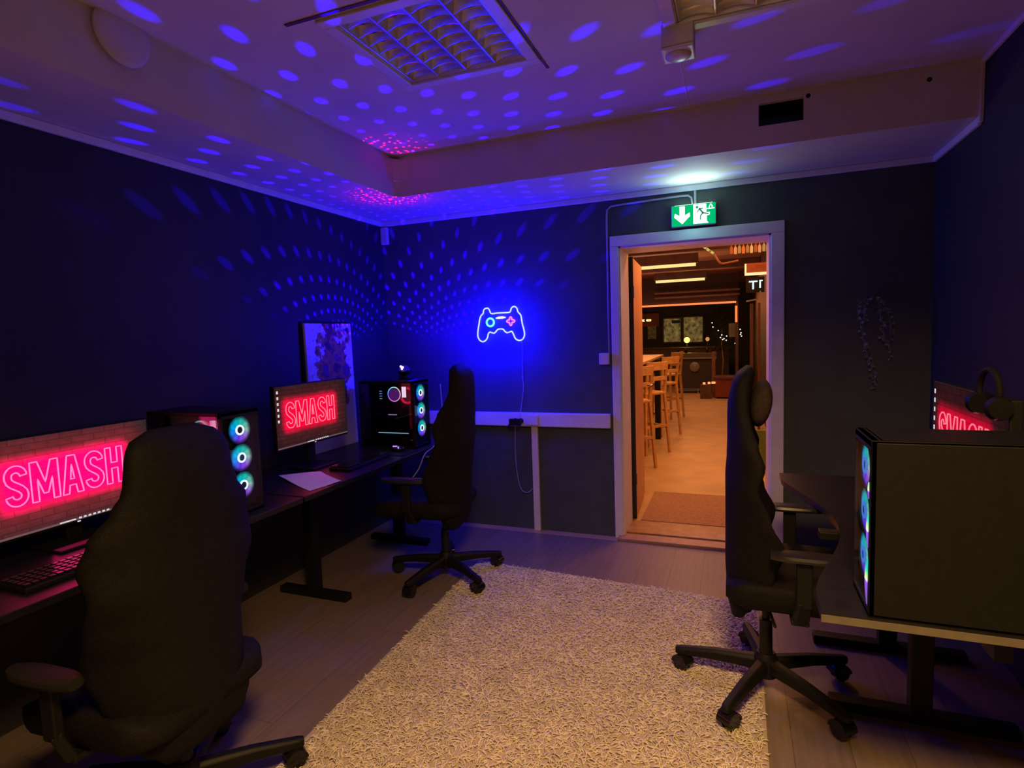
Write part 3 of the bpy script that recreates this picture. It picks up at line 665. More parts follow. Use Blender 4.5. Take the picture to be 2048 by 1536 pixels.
# light of the projector: hexagonal grid of lens spots
GB = [(5.45, 1.0), (4.12, -6.30)]; GO = (19.3, -24.6)
def gobo(name, red=False, power=100):
    l = bpy.data.lights.new(name, 'POINT'); l.energy = power; l.shadow_soft_size = .002; l.color = (1, 1, 1)
    l.use_nodes = True; nt = l.node_tree; L = nt.links
    em = nt.nodes.get('Emission')
    gm = nd(nt, 'ShaderNodeNewGeometry'); sp = nd(nt, 'ShaderNodeSeparateXYZ'); L.new(gm.outputs['Incoming'], sp.inputs[0])
    sgn = GSIGN
    X = mth(nt, 'MULTIPLY', sp.outputs[0], sgn); Y = mth(nt, 'MULTIPLY', sp.outputs[1], sgn); Z = mth(nt, 'MULTIPLY', sp.outputs[2], sgn)
    th_ = mth(nt, 'MULTIPLY', mth(nt, 'ARCCOSINE', Z), 180 / PI)
    rr_ = mth(nt, 'MAXIMUM', mth(nt, 'SQRT', mth(nt, 'ADD', mth(nt, 'MULTIPLY', X, X), mth(nt, 'MULTIPLY', Y, Y))), 1e-4)
    px = mth(nt, 'DIVIDE', mth(nt, 'MULTIPLY', X, th_), rr_); py = mth(nt, 'DIVIDE', mth(nt, 'MULTIPLY', Y, th_), rr_)
    if not red:
        (a1, b1), (a2, b2) = GB; det = a1 * b2 - b1 * a2
        qx = mth(nt, 'SUBTRACT', px, GO[0]); qy = mth(nt, 'SUBTRACT', py, GO[1])
        u = mth(nt, 'ADD', mth(nt, 'MULTIPLY', qx, b2 / det), mth(nt, 'MULTIPLY', qy, -b1 / det))
        v = mth(nt, 'ADD', mth(nt, 'MULTIPLY', qx, -a2 / det), mth(nt, 'MULTIPLY', qy, a1 / det))
        fu = mth(nt, 'SUBTRACT', u, mth(nt, 'ROUND', u)); fv = mth(nt, 'SUBTRACT', v, mth(nt, 'ROUND', v))
        dx = mth(nt, 'ADD', mth(nt, 'MULTIPLY', fu, a1), mth(nt, 'MULTIPLY', fv, b1)); dy = mth(nt, 'ADD', mth(nt, 'MULTIPLY', fu, a2), mth(nt, 'MULTIPLY', fv, b2))
        dd = mth(nt, 'SQRT', mth(nt, 'ADD', mth(nt, 'MULTIPLY', dx, dx), mth(nt, 'MULTIPLY', dy, dy)))
        rad = smooth(nt, th_, 8, 40, .55, 1.15)
        k_ = smooth(nt, mth(nt, 'DIVIDE', dd, rad), .55, 1.15, 1, 0)
        k_ = mth(nt, 'MULTIPLY', k_, smooth(nt, th_, 56, 72, 1, 0))
        gain = mth(nt, 'ADD', mth(nt, 'MULTIPLY', k_, 2.0), smooth(nt, th_, 55, 100, .115, .03))
        L.new(gain, em.inputs['Strength']); em.inputs['Color'].default_value = (.012, .0, 1, 1)
    else:
        cv_ = nd(nt, 'ShaderNodeCombineXYZ'); L.new(px, cv_.inputs[0]); L.new(py, cv_.inputs[1])
        vo = nd(nt, 'ShaderNodeTexVoronoi'); vo.inputs['Scale'].default_value = .45; L.new(cv_.outputs[0], vo.inputs['Vector']); vo.voronoi_dimensions = '2D'
        dot = smooth(nt, vo.outputs['Distance'], .09, .18, 3, 0)
        ex, ey = mth(nt, 'SUBTRACT', px, 4), mth(nt, 'SUBTRACT', py, -12)
        de = mth(nt, 'SQRT', mth(nt, 'ADD', mth(nt, 'MULTIPLY', ex, ex), mth(nt, 'MULTIPLY', ey, ey)))
        mk = smooth(nt, de, 4, 15, 1, 0)
        glow = mth(nt, 'MULTIPLY', smooth(nt, de, 0, 24, 1, 0), .045)
        L.new(mth(nt, 'ADD', mth(nt, 'MULTIPLY', dot, mk), glow), em.inputs['Strength']); em.inputs['Color'].default_value = (1, .005, .04, 1)
    o = bpy.data.objects.new(name, l); COL.objects.link(o); o.location = SRC + Vector((0, 0, .01 if red else .006))
    return o
GSIGN = 1.0
gobo('projector_blue_beams', False, 300)
gobo('projector_red_beams', True, 300)

# ------------------------------------------------------------------ things on the desks
pp = MB(); n_ = 9
q0, q1, q2, q3 = Vector((-2.41, 2.49, 0)), Vector((-2.26, 2.66, 0)), Vector((-1.995, 2.51, 0)), Vector((-2.03, 2.30, 0))
g = [[None] * n_ for _ in range(n_)]
for i in range(n_):
    for j_ in range(n_):
        u, v = i / (n_ - 1), j_ / (n_ - 1)
        p = q0.lerp(q1, u).lerp(q3.lerp(q2, u), v)
        z = .002 + .030 * max(0, (1 - v) - .55) ** 1.2 * (1 - u) + .004 * math.sin(5 * v + 2 * u)
        g[i][j_] = (p.x, p.y, DZt + max(.001, z))
vs = [g[i][j_] for i in range(n_) for j_ in range(n_)]
vs2 = [(a, b, c_ + .0012) for a, b, c_ in vs]
fs = [(i * n_ + j_, i * n_ + j_ + 1, (i + 1) * n_ + j_ + 1, (i + 1) * n_ + j_) for i in range(n_ - 1) for j_ in range(n_ - 1)]
pp.add(vs, fs); pp.add(vs2, fs)
tag(pp.build('paper_sheet', M['paper'], smooth_=True), 'curled white sheet of paper at the front edge of the corner desk', 'paper')
def keyboard(label, loc, rz):
    t = thing('keyboard', label, 'keyboard', loc, rz, 'black keyboards on the desks')
    MB().b2((-.075, -.22, 0), (.075, .22, .018)).build('keyboard_body', M['black'], t, bevel=.004)
    kk = MB()
    for r_ in range(5):
        for c_ in range(18): kk.box((-.054 + r_ * .027, -.205 + c_ * .0241, .0225), (.021, .020, .009), None, .85)
    kk.build('keys', M['blackgloss'], t); return t
keyboard('black keyboard on the corner desk between the sheet of paper and mouse', (-2.17, 2.93, DZt), R(2))
keyboard('black keyboard in front of the near pink monitor on the left', (-2.15, 1.28, DZt), 0)
ms = thing('computer_mouse', 'black mouse with violet lights near the front edge of corner desk', 'mouse', (-2.14, 3.30, DZt), R(10))
MB().ball((0, 0, .014), .03, (1.75, 1.0, .75), 14).build('mouse_shell', M['blackgloss'], ms, smooth_=True)
ml = MB(); ml.box((.015, -.024, .026), (.008, .006, .016)); ml.box((-.012, -.014, .034), (.03, .012, .006)); ml.build('mouse_light', emis('mouse_violet', (.45, .3, 1), 1.1), ms)
pd = MB().b2((-2.27, 3.16, DZt), (-2.01, 3.37, DZt + .003)); 
ms.location.z = DZt + .003
tag(pd.build('mouse_pad', M['black'], bevel=.001), 'dark square mouse pad under the lit mouse', 'mouse pad')

# headset hooked over the right monitor
hs = thing('headset', 'black headset hooked over the top corner of the right-wall monitor', 'headset', (.655, 1.95, 1.292)); hs.scale = (.8, .8, .8)
pts = [(.0, .085 * math.cos(R(a_)), .010 + .075 * math.sin(R(a_))) for a_ in range(-25, 206, 11)]
MB().tube(pts, .011, 8).build('headband', M['leather'], hs, smooth_=True)
for sg in (-1, 1): MB().lathe((0, sg * .085, -.04), [(.001, -.018 * sg), (.036, -.018 * sg), (.042, 0), (.034, .02 * sg), (.001, .022 * sg)], 22, 'Y').build('ear_cup', M['blackgloss'], hs, smooth_='auto')

# canvas leaning on the left wall
PM = mat('splattered_paint', (.7, .68, .72), .75); nt = PM.node_tree; b = nt.nodes['Principled BSDF']; L = nt.links
tc = nd(nt, 'ShaderNodeTexCoord')
n1 = nd(nt, 'ShaderNodeTexNoise'); n1.inputs['Scale'].default_value = 7.5; n1.inputs['Detail'].default_value = 7; n1.inputs['Roughness'].default_value = .62; L.new(tc.outputs['Object'], n1.inputs[0])
n2 = nd(nt, 'ShaderNodeTexNoise'); n2.inputs['Scale'].default_value = 9; n2.inputs['Detail'].default_value = 3; L.new(tc.outputs['Object'], n2.inputs[0])
vo = nd(nt, 'ShaderNodeTexVoronoi'); vo.inputs['Scale'].default_value = 28; L.new(tc.outputs['Object'], vo.inputs['Vector'])
sp = nd(nt, 'ShaderNodeSeparateXYZ'); L.new(tc.outputs['Object'], sp.inputs[0])
ey = mth(nt, 'DIVIDE', mth(nt, 'SUBTRACT', sp.outputs['Y'], .02), .19); ez = mth(nt, 'DIVIDE', mth(nt, 'SUBTRACT', sp.outputs['Z'], .60), .30)
dist = mth(nt, 'SQRT', mth(nt, 'ADD', mth(nt, 'MULTIPLY', ey, ey), mth(nt, 'MULTIPLY', ez, ez)))
msk = smooth(nt, mth(nt, 'ADD', dist, mth(nt, 'MULTIPLY', mth(nt, 'SUBTRACT', n1.outputs['Fac'], .5), 3.4)), .92, 1.06, 1, 0)
spk = mth(nt, 'MULTIPLY', smooth(nt, vo.outputs['Distance'], .12, .2, 1, 0), smooth(nt, dist, .9, 1.7, 1, 0))
cr_ = nd(nt, 'ShaderNodeValToRGB'); E_ = cr_.color_ramp.elements
E_[0].position = .30; E_[0].color = (.02, .01, .06, 1); E_[1].position = .75; E_[1].color = (.02, .05, .35, 1)
for ps, c_ in ((.42, (.12, .03, .03)), (.52, (.45, .20, .06)), (.60, (.16, .03, .05))):
    q = E_.new(ps); q.color = (*c_, 1)
L.new(n2.outputs['Fac'], cr_.inputs[0])
mx = nd(nt, 'ShaderNodeMix', data_type='RGBA'); L.new(mth(nt, 'MAXIMUM', msk, spk), mx.inputs[0]); mx.inputs[6].default_value = (.72, .70, .76, 1); L.new(cr_.outputs[0], mx.inputs[7])
L.new(mx.outputs[2], b.inputs['Base Color'])
cn = thing('canvas_painting', 'tall white canvas with dark paint splashes leaning on the left wall', 'painting', (-2.655, 3.31, DZt))
cv = MB().b2((-.009, -.245, 0), (.009, .245, .885)).build('canvas_panel', PM, cn, bevel=.002)
fr = MB().b2((-.022, -.262, 0), (-.009, .262, .897)); fr.build('dark_back_sheet', M['black'], cn)  # dark sheet wider than the canvas, showing as a strip beside it
cn.rotation_euler = (0, R(-.8), 0)

# ------------------------------------------------------------------ rug
def rug():
    A, B, C_, D_ = np.array((-1.60, 3.37)), np.array((.115, 3.245)), np.array((.095, .6)), np.array((-1.475, .6))
    P = []; y = 0
    rs = np.random.RandomState(5)
    nu, nv = 150, 215
    U, V = np.meshgrid((np.arange(nu) + .5) / nu, (np.arange(nv) + .5) / nv); U = U.ravel(); V = V.ravel()
    U = np.clip(U + rs.uniform(-.6, .6, U.size) / nu, 0, 1); V = np.clip(V + rs.uniform(-.6, .6, V.size) / nv, 0, 1)
    U = .010 + .980 * U; V = .006 + .99 * V
    B0 = (A[None] * (1 - U[:, None]) + B[None] * U[:, None]) * (1 - V[:, None]) + (D_[None] * (1 - U[:, None]) + C_[None] * U[:, None]) * V[:, None]
    n = U.size; az = rs.uniform(0, 2 * PI, n); L_ = rs.uniform(.020, .032, n); bend = rs.uniform(-1.6, 1.6, n)
    segs = 3; pts = np.zeros((n, segs + 1, 3)); pts[:, 0, :2] = B0; pts[:, 0, 2] = .008
    hz = rs.uniform(.25, 1.0, n)
    for k in range(segs):
        a = az + bend * k / segs; st = L_ / segs
        rise = hz * (1.0 - .55 * k)
        pts[:, k + 1, 0] = pts[:, k, 0] + np.cos(a) * st; pts[:, k + 1, 1] = pts[:, k, 1] + np.sin(a) * st
        pts[:, k + 1, 2] = np.maximum(.009, pts[:, k, 2] + rise * st)
    V_ = np.zeros((n, segs + 1, 3, 3)); rad = np.array([.0026, .0034, .0032, .0018])
    for k in range(segs + 1):
        for c in range(3):
            an = az + 2 * PI * c / 3
            V_[:, k, c, 0] = pts[:, k, 0] + rad[k] * np.cos(an) * .8 * -np.sin(az); V_[:, k, c, 1] = pts[:, k, 1] + rad[k] * np.cos(an) * np.cos(az)
            V_[:, k, c, 2] = pts[:, k, 2] + rad[k] * np.sin(an)
    verts = V_.reshape(-1, 3)
    F = []
    for k in range(segs):
        for c in range(3): F.append([k * 3 + c, k * 3 + (c + 1) % 3, (k + 1) * 3 + (c + 1) % 3, (k + 1) * 3 + c])
    F = np.array(F); base = (np.arange(n) * (segs + 1) * 3)[:, None, None]; faces = (F[None] + base).reshape(-1, 4)
    me = bpy.data.meshes.new('pile'); me.vertices.add(len(verts)); me.vertices.foreach_set('co', verts.astype(np.float32).ravel())
    nf = len(faces); me.loops.add(nf * 4); me.loops.foreach_set('vertex_index', faces.astype(np.int32).ravel())
    me.polygons.add(nf); me.polygons.foreach_set('loop_start', (np.arange(nf) * 4).astype(np.int32)); me.polygons.foreach_set('loop_total', np.full(nf, 4, np.int32))
    me.update(); me.validate()
    t = thing('shag_rug', 'large cream shaggy rug between the two rows of desks', 'rug', (0, 0, 0))
    o = bpy.data.objects.new('pile', me); COL.objects.link(o); o.parent = t; o['kind'] = 'stuff'
    me.materials.append(mat('cream_wool', (.80, .72, .62), .9, spec=.1, noise=.12, scale=8))
    bk = MB(); bk.poly([tuple(D_), tuple(C_), tuple(B), tuple(A)], 'Z', .001, .008); bk.build('rug_backing', mat('rug_base', (.50, .42, .34), .95), t)
rug()

# ------------------------------------------------------------------ office chairs
def lerp_tab(tab, z):
    for (z0, *a), (z1, *b_) in zip(tab, tab[1:]):
        if z <= z1:
            u = (z - z0) / (z1 - z0); u = max(0, min(1, u)); u = u * u * (3 - 2 * u)
            return [p + (q - p) * u for p, q in zip(a, b_)]
    return list(tab[-1][1:])
def office_chair(label, loc, yaw, base_az, pillow=False, drop=0.0, recline=0.0):
    """local: the chair faces +X; origin on the floor under the gas lift"""
    t = thing('office_chair', label, 'office chair', loc, yaw, 'black high-backed office chairs')
    hub = MB(); hub.lathe((0, 0, 0), [(.030, .060), (.045, .062), (.048, .13), (.034, .16)], 24); hub.build('base_hub', M['black'], t, smooth_='auto')
    for k_ in range(5):
        a_ = base_az + 2 * PI * k_ / 5 ; d_ = Vector((math.cos(a_), math.sin(a_), 0)); sd = Vector((-d_.y, d_.x, 0))
        lg = MB(); p0, p1, p2 = d_ * .03 + Vector((0, 0, .112)), d_ * .20 + Vector((0, 0, .104)), d_ * .365 + Vector((0, 0, .085))
        rings = []
        for p, w_, h_ in ((p0, .050, .055), (p1, .044, .042), (p2 - d_ * .02, .038, .034), (p2, .026, .026)):
            rings.append([p + sd * (w_ / 2 * x) + Vector((0, 0, h_ / 2 * z)) for x, z in ((-1, -1), (1, -1), (1, .5), (.55, 1), (-.55, 1), (-1, .5))])
        lg.loft(rings); L_ = lg.build('base_leg', M['black'], t, bevel=.004)
        # caster: two wheels and a hood
        rnd = random.Random(k_ + int(loc[1] * 100)); ca = a_ + rnd.uniform(-1.0, 1.0); f_ = Vector((math.cos(ca), math.sin(ca), 0)); s_ = Vector((-f_.y, f_.x, 0)); cpt = d_ * .345 - f_ * .012
        cs = MB()
        for sg in (-1, 1): cs.cyl(cpt + s_ * (.006 * sg) + Vector((0, 0, .034)), cpt + s_ * (.027 * sg) + Vector((0, 0, .034)), .034, .031, 20)
        hood = [[cpt + s_ * x + f_ * (.039 * math.cos(R(q))) + Vector((0, 0, .034 + .037 * math.sin(R(q)))) for q in range(0, 181, 18)] + [cpt + s_ * x + f_ * (.030 * math.cos(R(q))) + Vector((0, 0, .034 + .029 * math.sin(R(q)))) for q in range(180, -1, -18)] for x in (-.029, .029)]
        cs.loft(hood); cs.cyl(cpt + Vector((0, 0, .06)), d_ * .345 + Vector((0, 0, .09)), .009, n=10)
        cs.build('caster', M['blackgloss'], L_, smooth_='auto')
    MB().cyl((0, 0, .12), (0, 0, .30), .027, .025).cyl((0, 0, .30), (0, 0, .40), .015, .015).build('gas_lift', M['darkmetal'], t, smooth_='auto')
    m_ = MB(); m_.box((.02, 0, .405), (.26, .16, .05)); m_.beam((.0, -.08, .40), (.02, -.26, .395), .012, .012); m_.build('tilt_mechanism', M['black'], t, bevel=.008)
    # seat
    rings = []; n_kids = len(t.children)
    for u in [i / 14 for i in range(15)]:
        x = -.15 + .52 * u
        wf = .255 * (1 - max(0, (u - .8)) ** 2 * 3) * (1 - max(0, .1 - u) * 2)
        thk = .055 * min(1, .45 + 4 * min(u, 1 - u)); ring = []
        for q in range(28):
            a_ = 2 * PI * q / 28; cy, sy_ = math.cos(a_), math.sin(a_)
            y = wf * math.copysign(abs(cy) ** .55, cy); zz = thk * math.copysign(abs(sy_) ** .6, sy_)
            bol = .035 * (abs(y) / .255) ** 3 if sy_ > 0 else 0
            ring.append((x, y, .475 + zz + bol - .02 * max(0, u - .75) * 4 * .5))
        rings.append(ring)
    MB().loft(rings).build('seat', M['leather'], t, smooth_=True)
    # backrest:  z, centre x, half width, half thickness, wing, corner exponent
    tab = [(.36, -.105, .15, .030, .0), (.42, -.105, .20, .045, .03), (.55, -.105, .235, .050, .11), (.68, -.108, .262, .046, .15), (.79, -.11, .274, .044, .105), (.90, -.11, .284, .044, .06), (.985, -.10, .290, .048, .07), (1.06, -.10, .270, .046, .045), (1.13, -.106, .212, .040, .03), (1.18, -.105, .185, .040, .015), (1.27, -.09, .172, .040, .0), (1.315, -.075, .14, .032, .0), (1.335, -.065, .08, .012, 0)]
    rings = []
    z = .36
    zs = [.36 + (1.335 - .36) * i / 40 for i in range(41)]
    for z in zs:
        xc, hw, ht, wing = lerp_tab(tab, z); ring = []
        for q in range(36):
            a_ = 2 * PI * q / 36; cy, sy_ = math.cos(a_), math.sin(a_)
            y = hw * math.copysign(abs(cy) ** .6, cy)
            x = xc + ht * math.copysign(abs(sy_) ** .7, sy_) + wing * (abs(y) / hw) ** 3
            ring.append((x, y, z))
        rings.append(ring)
    bk_ = MB().loft(rings).build('backrest', M['leather'], t, smooth_=True); bk_.rotation_euler = (0, -recline, 0); bk_.location.x = .45 * math.sin(recline)
    # armrests
    for sg in (-1, 1):
        ar = MB(); ar.beam((.10, sg * .27, .43), (.11, sg * .30, .52), .05, .03).beam((.11, sg * .30, .50), (.11, sg * .30, .665), .05, .028); ar.beam((.10, sg * .20, .42), (.10, sg * .28, .43), .06, .02)
        A_ = ar.build('armrest', M['black'], t, bevel=.005)
        pd_ = MB(); rg_ = []
        for u in [i / 8 for i in range(9)]:
            w_ = .042 * (1 - abs(2 * u - 1) ** 4 * .5); rg_.append([(.0 + .25 * u, sg * .30 + w_ * math.cos(2 * PI * q / 14), .682 + .016 * math.copysign(abs(math.sin(2 * PI * q / 14)) ** .6, math.sin(2 * PI * q / 14))) for q in range(14)])
        pd_.loft(rg_).build('arm_pad', mat('arm_pad_rubber', (.018, .016, .015), .3 if drop == 0 else .6, spec=.5 if drop == 0 else .15), A_, smooth_='auto')
    if pillow:
        pl = MB(); rings = []
        for i in range(13):
            a_ = PI * i / 12; y = -.15 * math.cos(a_); sc_ = max(.02, math.sin(a_) ** .45)
            rings.append([(-.022 + .042 * sc_ * math.cos(2 * PI * q / 20) + .012 * math.sin(2 * PI * q / 20), y, 1.19 + .092 * sc_ * math.sin(2 * PI * q / 20)) for q in range(20)])
        pl.loft(rings).build('neck_pillow', M['fabric'], t, smooth_=True)
    for ch_ in t.children:
        if ch_.name.split('.')[0] in ('seat', 'backrest', 'armrest', 'tilt_mechanism', 'neck_pillow', 'x'): ch_.location.z -= drop
    return t
office_chair('nearest black chair on the left, its tall back hiding the pink monitor', (-1.67, 1.235, .009), R(183), R(10), False, .085)
office_chair('black chair at the corner desk, in front of the white wall trunking', (-1.69, 3.09, .009), R(187), R(42 - 187), False, 0.0, R(4.5))
office_chair('black chair with round neck pillow standing before the open doorway', (.115, 2.47, .009), R(0), R(29), True)
# loose cable beside the corner chair
cb = [(-2.035, 3.75, 1.16), (-2.03, 3.75, 1.0), (-2.02, 3.72, .8), (-1.975, 3.50, .74), (-1.93, 3.3, .73), (-1.94, 3.22, .64), (-1.99, 3.16, .56), (-2.04, 3.12, .49)]
tag(MB().tube(catmull(cb, 5, False), .004, 6).build('headset_cable', M['cable'], smooth_=True), 'pale cable dangling off the corner desk beside the chair back', 'cable')

# ------------------------------------------------------------------ the bar beyond the doorway
struct('wall_bar_back', MB().b2((-7, 17.6, 0), (4, 17.8, 3.2)), mat('brown_bar_wall', (.05, .032, .026), .7, noise=.3, scale=2))
struct('wall_bar_left', MB().b2((-7.1, WY, 0), (-7, 17.8, 3.2)), M['darkwood'])
struct('wall_bar_right', MB().b2((.42, 8.6, 0), (.6, 17.6, 3.2)), mat('dark_red_wall', (.035, .007, .008), .6, noise=.2))
struct('wall_bar_side', MB().b2((3.9, WY, 0), (4.0, 8.8, 3.2)).b2((.5, 8.7, 0), (4.0, 8.8, 3.2)), M['darkwood'])
struct('ceiling_bar', MB().b2((-7, WY, 2.75), (4, 17.8, 2.85)), M['barceil'])
WOODC = M['redwood']
for i, (y, z0) in enumerate(((6.6, 2.62), (8.7, 2.60), (11.4, 2.60))):
    struct('beam', MB().b2((-7, y, z0), (.42 if y > 8.6 else 3.9, y + .16, 2.75)), M['darkwood'], bevel=.01)
# dropped bulkhead with the orange light line
struct('trim_6', MB().b2((-3.4, 14.25, 2.10), (.06, 14.45, 2.75)), mat('bulkhead_brown', (.06, .028, .03), .6, noise=.2))
struct('trim_7', MB().b2((-1.77, 13.9, 2.33), (.10, 14.0, 2.37)).b2((-1.77, 13.9, 2.23), (.10, 14.0, 2.26)), M['redwood'])
struct('beam', MB().b2((.0, 14.2, 0), (.07, 14.3, 2.1)), M['darkwood'])
OR = emis('orange_led_light', (1, .20, .06), 1.5); OR2 = emis('bright_orange_led_light', (1, .42, .18), 2.2); YE = emis('warm_white_led_light', (1, .74, .27), 1.1)
tag(MB().b2((-3.2, 14.17, 2.06), (.02, 14.23, 2.10)).build('led_strip', OR), 'long orange light line under the dark bulkhead across the bar', 'light strip', 'orange light strips')
tag(MB().b2((.0, 14.12, 1.62), (.045, 14.17, 1.99)).build('led_strip', OR), 'short vertical orange light strip at the right end of the bulkhead', 'light strip', 'orange light strips')
tag(MB().b2((-2.4, 9.94, 2.53), (-.60, 10.02, 2.575)).build('batten_light', YE), 'nearer long yellow batten light under the bar ceiling', 'batten light', 'batten lights')
tag(MB().b2((-1.615, 12.96, 2.525), (-.60, 13.04, 2.575)).build('batten_light', YE), 'farther shorter yellow batten light under the bar ceiling', 'batten light', 'batten lights')
struct('trim_8', MB().b2((-2.4, 9.93, 2.575), (-.56, 10.03, 2.75)).b2((-1.65, 12.95, 2.575), (-.56, 13.05, 2.75)), M['darkwood'])
tag(MB().b2((.115, 7.98, 2.155), (.46, 8.03, 2.185)).build('led_strip', OR2), 'bright orange horizontal strip at the upper right of the doorway view', 'light strip', 'orange light strips')
tag(MB().b2((.115, 7.98, 2.185), (.135, 8.03, 2.30)).build('led_strip', OR2), 'bright orange vertical strip beside the red wall top', 'light strip', 'orange light strips')
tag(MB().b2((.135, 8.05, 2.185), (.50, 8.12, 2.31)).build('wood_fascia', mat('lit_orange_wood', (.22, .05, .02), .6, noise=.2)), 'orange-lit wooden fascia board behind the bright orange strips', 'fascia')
rk = thing('glass_rack', 'overhead rack of hanging stemmed glasses glowing orange above the bar', 'glass rack', (.18, 7.6, 2.53))
MB().b2((-.26, -.12, -.0), (.5, .12, .03)).build('rack_board', M['darkwood'], rk)
for i in range(13):
    g1 = MB(); x = -.22 + i * .045; g1.cyl((x, -.05 + .06 * (i % 2), .0), (x, -.05 + .06 * (i % 2), -.05), .004, n=6).lathe((x, -.05 + .06 * (i % 2), 0), [(.006, -.05), (.016, -.065), (.018, -.09), (.016, -.14)], 10)
    g1.build('hanging_glass', emis('glass_painted_glow', (1, .16 + .12 * (i % 3), .03 + .04 * (i % 3)), .55 + .35 * (i % 2)), rk)  # glasses emit; the orange light on them is put into their colour
dc = thing('brass_duct_curve', 'curved yellowish brass duct under the dark bar ceiling', 'duct', (-.2, 8.0, 2.45))
MB().tube(catmull([(-.30, 0, .16), (-.17, 0, .10), (-.06, 0, .01), (.02, 0, -.11), (.10, 0, -.12), (.24, 0, -.10)], 5, False), .012, 8).build('duct_pipe', M['redwood'], dc, smooth_=True)
for x, z in ((-.165, .098), (-.125, .065), (-.075, .025)): MB().cyl((x - .016, -.02, z + .012), (x + .016, -.02, z - .012), .016, n=12).build('duct_glow_piece', emis('brass_painted_glow', (.75, .60, .15), .8), dc)  # emissive pieces added for the yellowish brass; the duct has no lamps
# lit letters
tv = thing('lit_letter_sign', 'dark sign with white lit letters beside the red bar wall', 'sign', (.27, 9.0, 2.09))
MB().b2((-.12, .0, -.10), (.12, .04, .12)).build('sign_board', M['black'], tv)
lt = MB(); lt.b2((-.085, -.012, .045), (.028, 0, .065)).b2((-.04, -.012, -.055), (-.018, 0, .05)).b2((.052, -.012, -.04), (.072, 0, .07)).b2((.052, -.012, .055), (.095, 0, .07)); lt.build('sign_letters', emis('white_letter_light', (.75, .95, .95), 1.3), tv)
MB().beam((.07, 0, -.08), (.03, 0, -.2), .02, .02).beam((.03, 0, -.2), (-.12, 0, -.22), .02, .02).build('sign_bracket', M['metal'], tv)
for i, (x0, x1, y) in enumerate(((.205, .25, 9.2), (.30, .335, 8.92))):
    struct('column', MB().b2((x0, y, 0), (x1, y + .06, 1.84)), mat('pinkish_wood_post', (.13, .05, .04), .5, noise=.2), bevel=.004)
# windows in the back wall of the bar
WG = bpy.data.materials.new('lit_window_pane'); WG.use_nodes = True; nt = WG.node_tree; nt.nodes.remove(nt.nodes['Principled BSDF'])
tc = nd(nt, 'ShaderNodeTexCoord'); nz = nd(nt, 'ShaderNodeTexNoise'); nz.inputs['Scale'].default_value = 9; nz.inputs['Detail'].default_value = 6; nt.links.new(tc.outputs['Object'], nz.inputs[0])
cr_ = nd(nt, 'ShaderNodeValToRGB'); E_ = cr_.color_ramp.elements; E_[0].position = .35; E_[0].color = (.06, .035, .012, 1); E_[1].position = .72; E_[1].color = (.30, .19, .05, 1)
nt.links.new(nz.outputs[0], cr_.inputs[0]); e_ = nd(nt, 'ShaderNodeEmission'); e_.inputs[1].default_value = .75; nt.links.new(cr_.outputs[0], e_.inputs[0]); nt.links.new(e_.outputs[0], nt.nodes['Material Output'].inputs[0])
for i, (x0, x1, z0, z1) in enumerate(((-1.97, -1.49, 1.14, 1.82), (-1.40, -.88, 1.12, 1.84))):
    fr = MB(); a_ = .04
    fr.b2((x0 - a_, 17.52, z0 - a_), (x1 + a_, 17.6, z0)).b2((x0 - a_, 17.52, z1), (x1 + a_, 17.6, z1 + a_)).b2((x0 - a_, 17.52, z0), (x0, 17.6, z1)).b2((x1, 17.52, z0), (x1 + a_, 17.6, z1))
    wn = struct('window_%d' % (i + 1), fr, M['darkwood']); MB().b2((x0, 17.56, z0), (x1, 17.58, z1)).build('pane', WG, wn)
tag(MB().b2((-1.73, 17.48, 1.68), (-1.50, 17.515, 1.77)).build('window_notice', mat('dark_green_notice', (.03, .08, .03), .6)), 'dark green notice across the top of the left bar window', 'notice')
tag(MB().b2((-2.44, 17.54, 1.24), (-2.19, 17.6, 1.66)).build('framed_photo', mat('pale_framed_photo', (.35, .33, .28), .5, noise=.6, scale=12)), 'framed pale picture on the far bar wall under the small chandelier', 'picture')
struct('wall_bar_panel', MB().b2((-3.3, 17.5, 1.62), (-2.1, 17.6, 2.0)), mat('red_wall_panel', (.30, .05, .03), .6, noise=.2))
ch = thing('chandelier', 'small glowing chandelier with round bulbs before the far red wall panel', 'chandelier', (-2.42, 17.0, 1.79))
MB().tube([(.10 * math.cos(2 * PI * i / 16), .10 * math.sin(2 * PI * i / 16), 0) for i in range(16)], .012, 6, True).cyl((0, 0, 0), (0, 0, .96), .008, n=8).build('chandelier_ring', M['darkmetal'], ch)
for i in range(6): MB().ball((.13 * math.cos(i * 1.047), .13 * math.sin(i * 1.047), 0), .032, n=8).build('bulb', emis('chandelier_bulb', (1, .62, .2), 2.2), ch)
# table lamp
lp = thing('table_lamp', 'bright yellow globe lamp glowing on the far sideboard below the windows', 'lamp', (-1.20, 16.0, 1.02))
MB().cyl((0, 0, 0), (0, 0, .14), .02, n=12).cyl((0, 0, 0), (0, 0, .015), .06, n=16).build('lamp_base', M['darkmetal'], lp)
MB().ball((0, 0, .19), .075, n=14).build('lamp_globe', emis('yellow_globe', (1, .72, .12), 3.0), lp, smooth_=True)
light('POINT', 'table_lamp_glow', (-1.20, 15.85, 1.22), 9, (1, .6, .1), .08)
lp2 = thing('candle_lamp', 'small dim candle lamp on the far sideboard beside the yellow globe', 'lamp', (-.68, 16.0, 1.02))
MB().cyl((0, 0, 0), (0, 0, .14), .012, n=10).build('lamp_stem', M['darkmetal'], lp2); MB().ball((0, 0, .2), .05, (1, 1, 1.1), 12).build('lamp_shade', emis('dim_candle', (.8, .35, .12), .8), lp2)
sb = thing('sideboard', 'long dark sideboard in front of the far bar windows', 'sideboard', (-1.6, 16.05, 0))
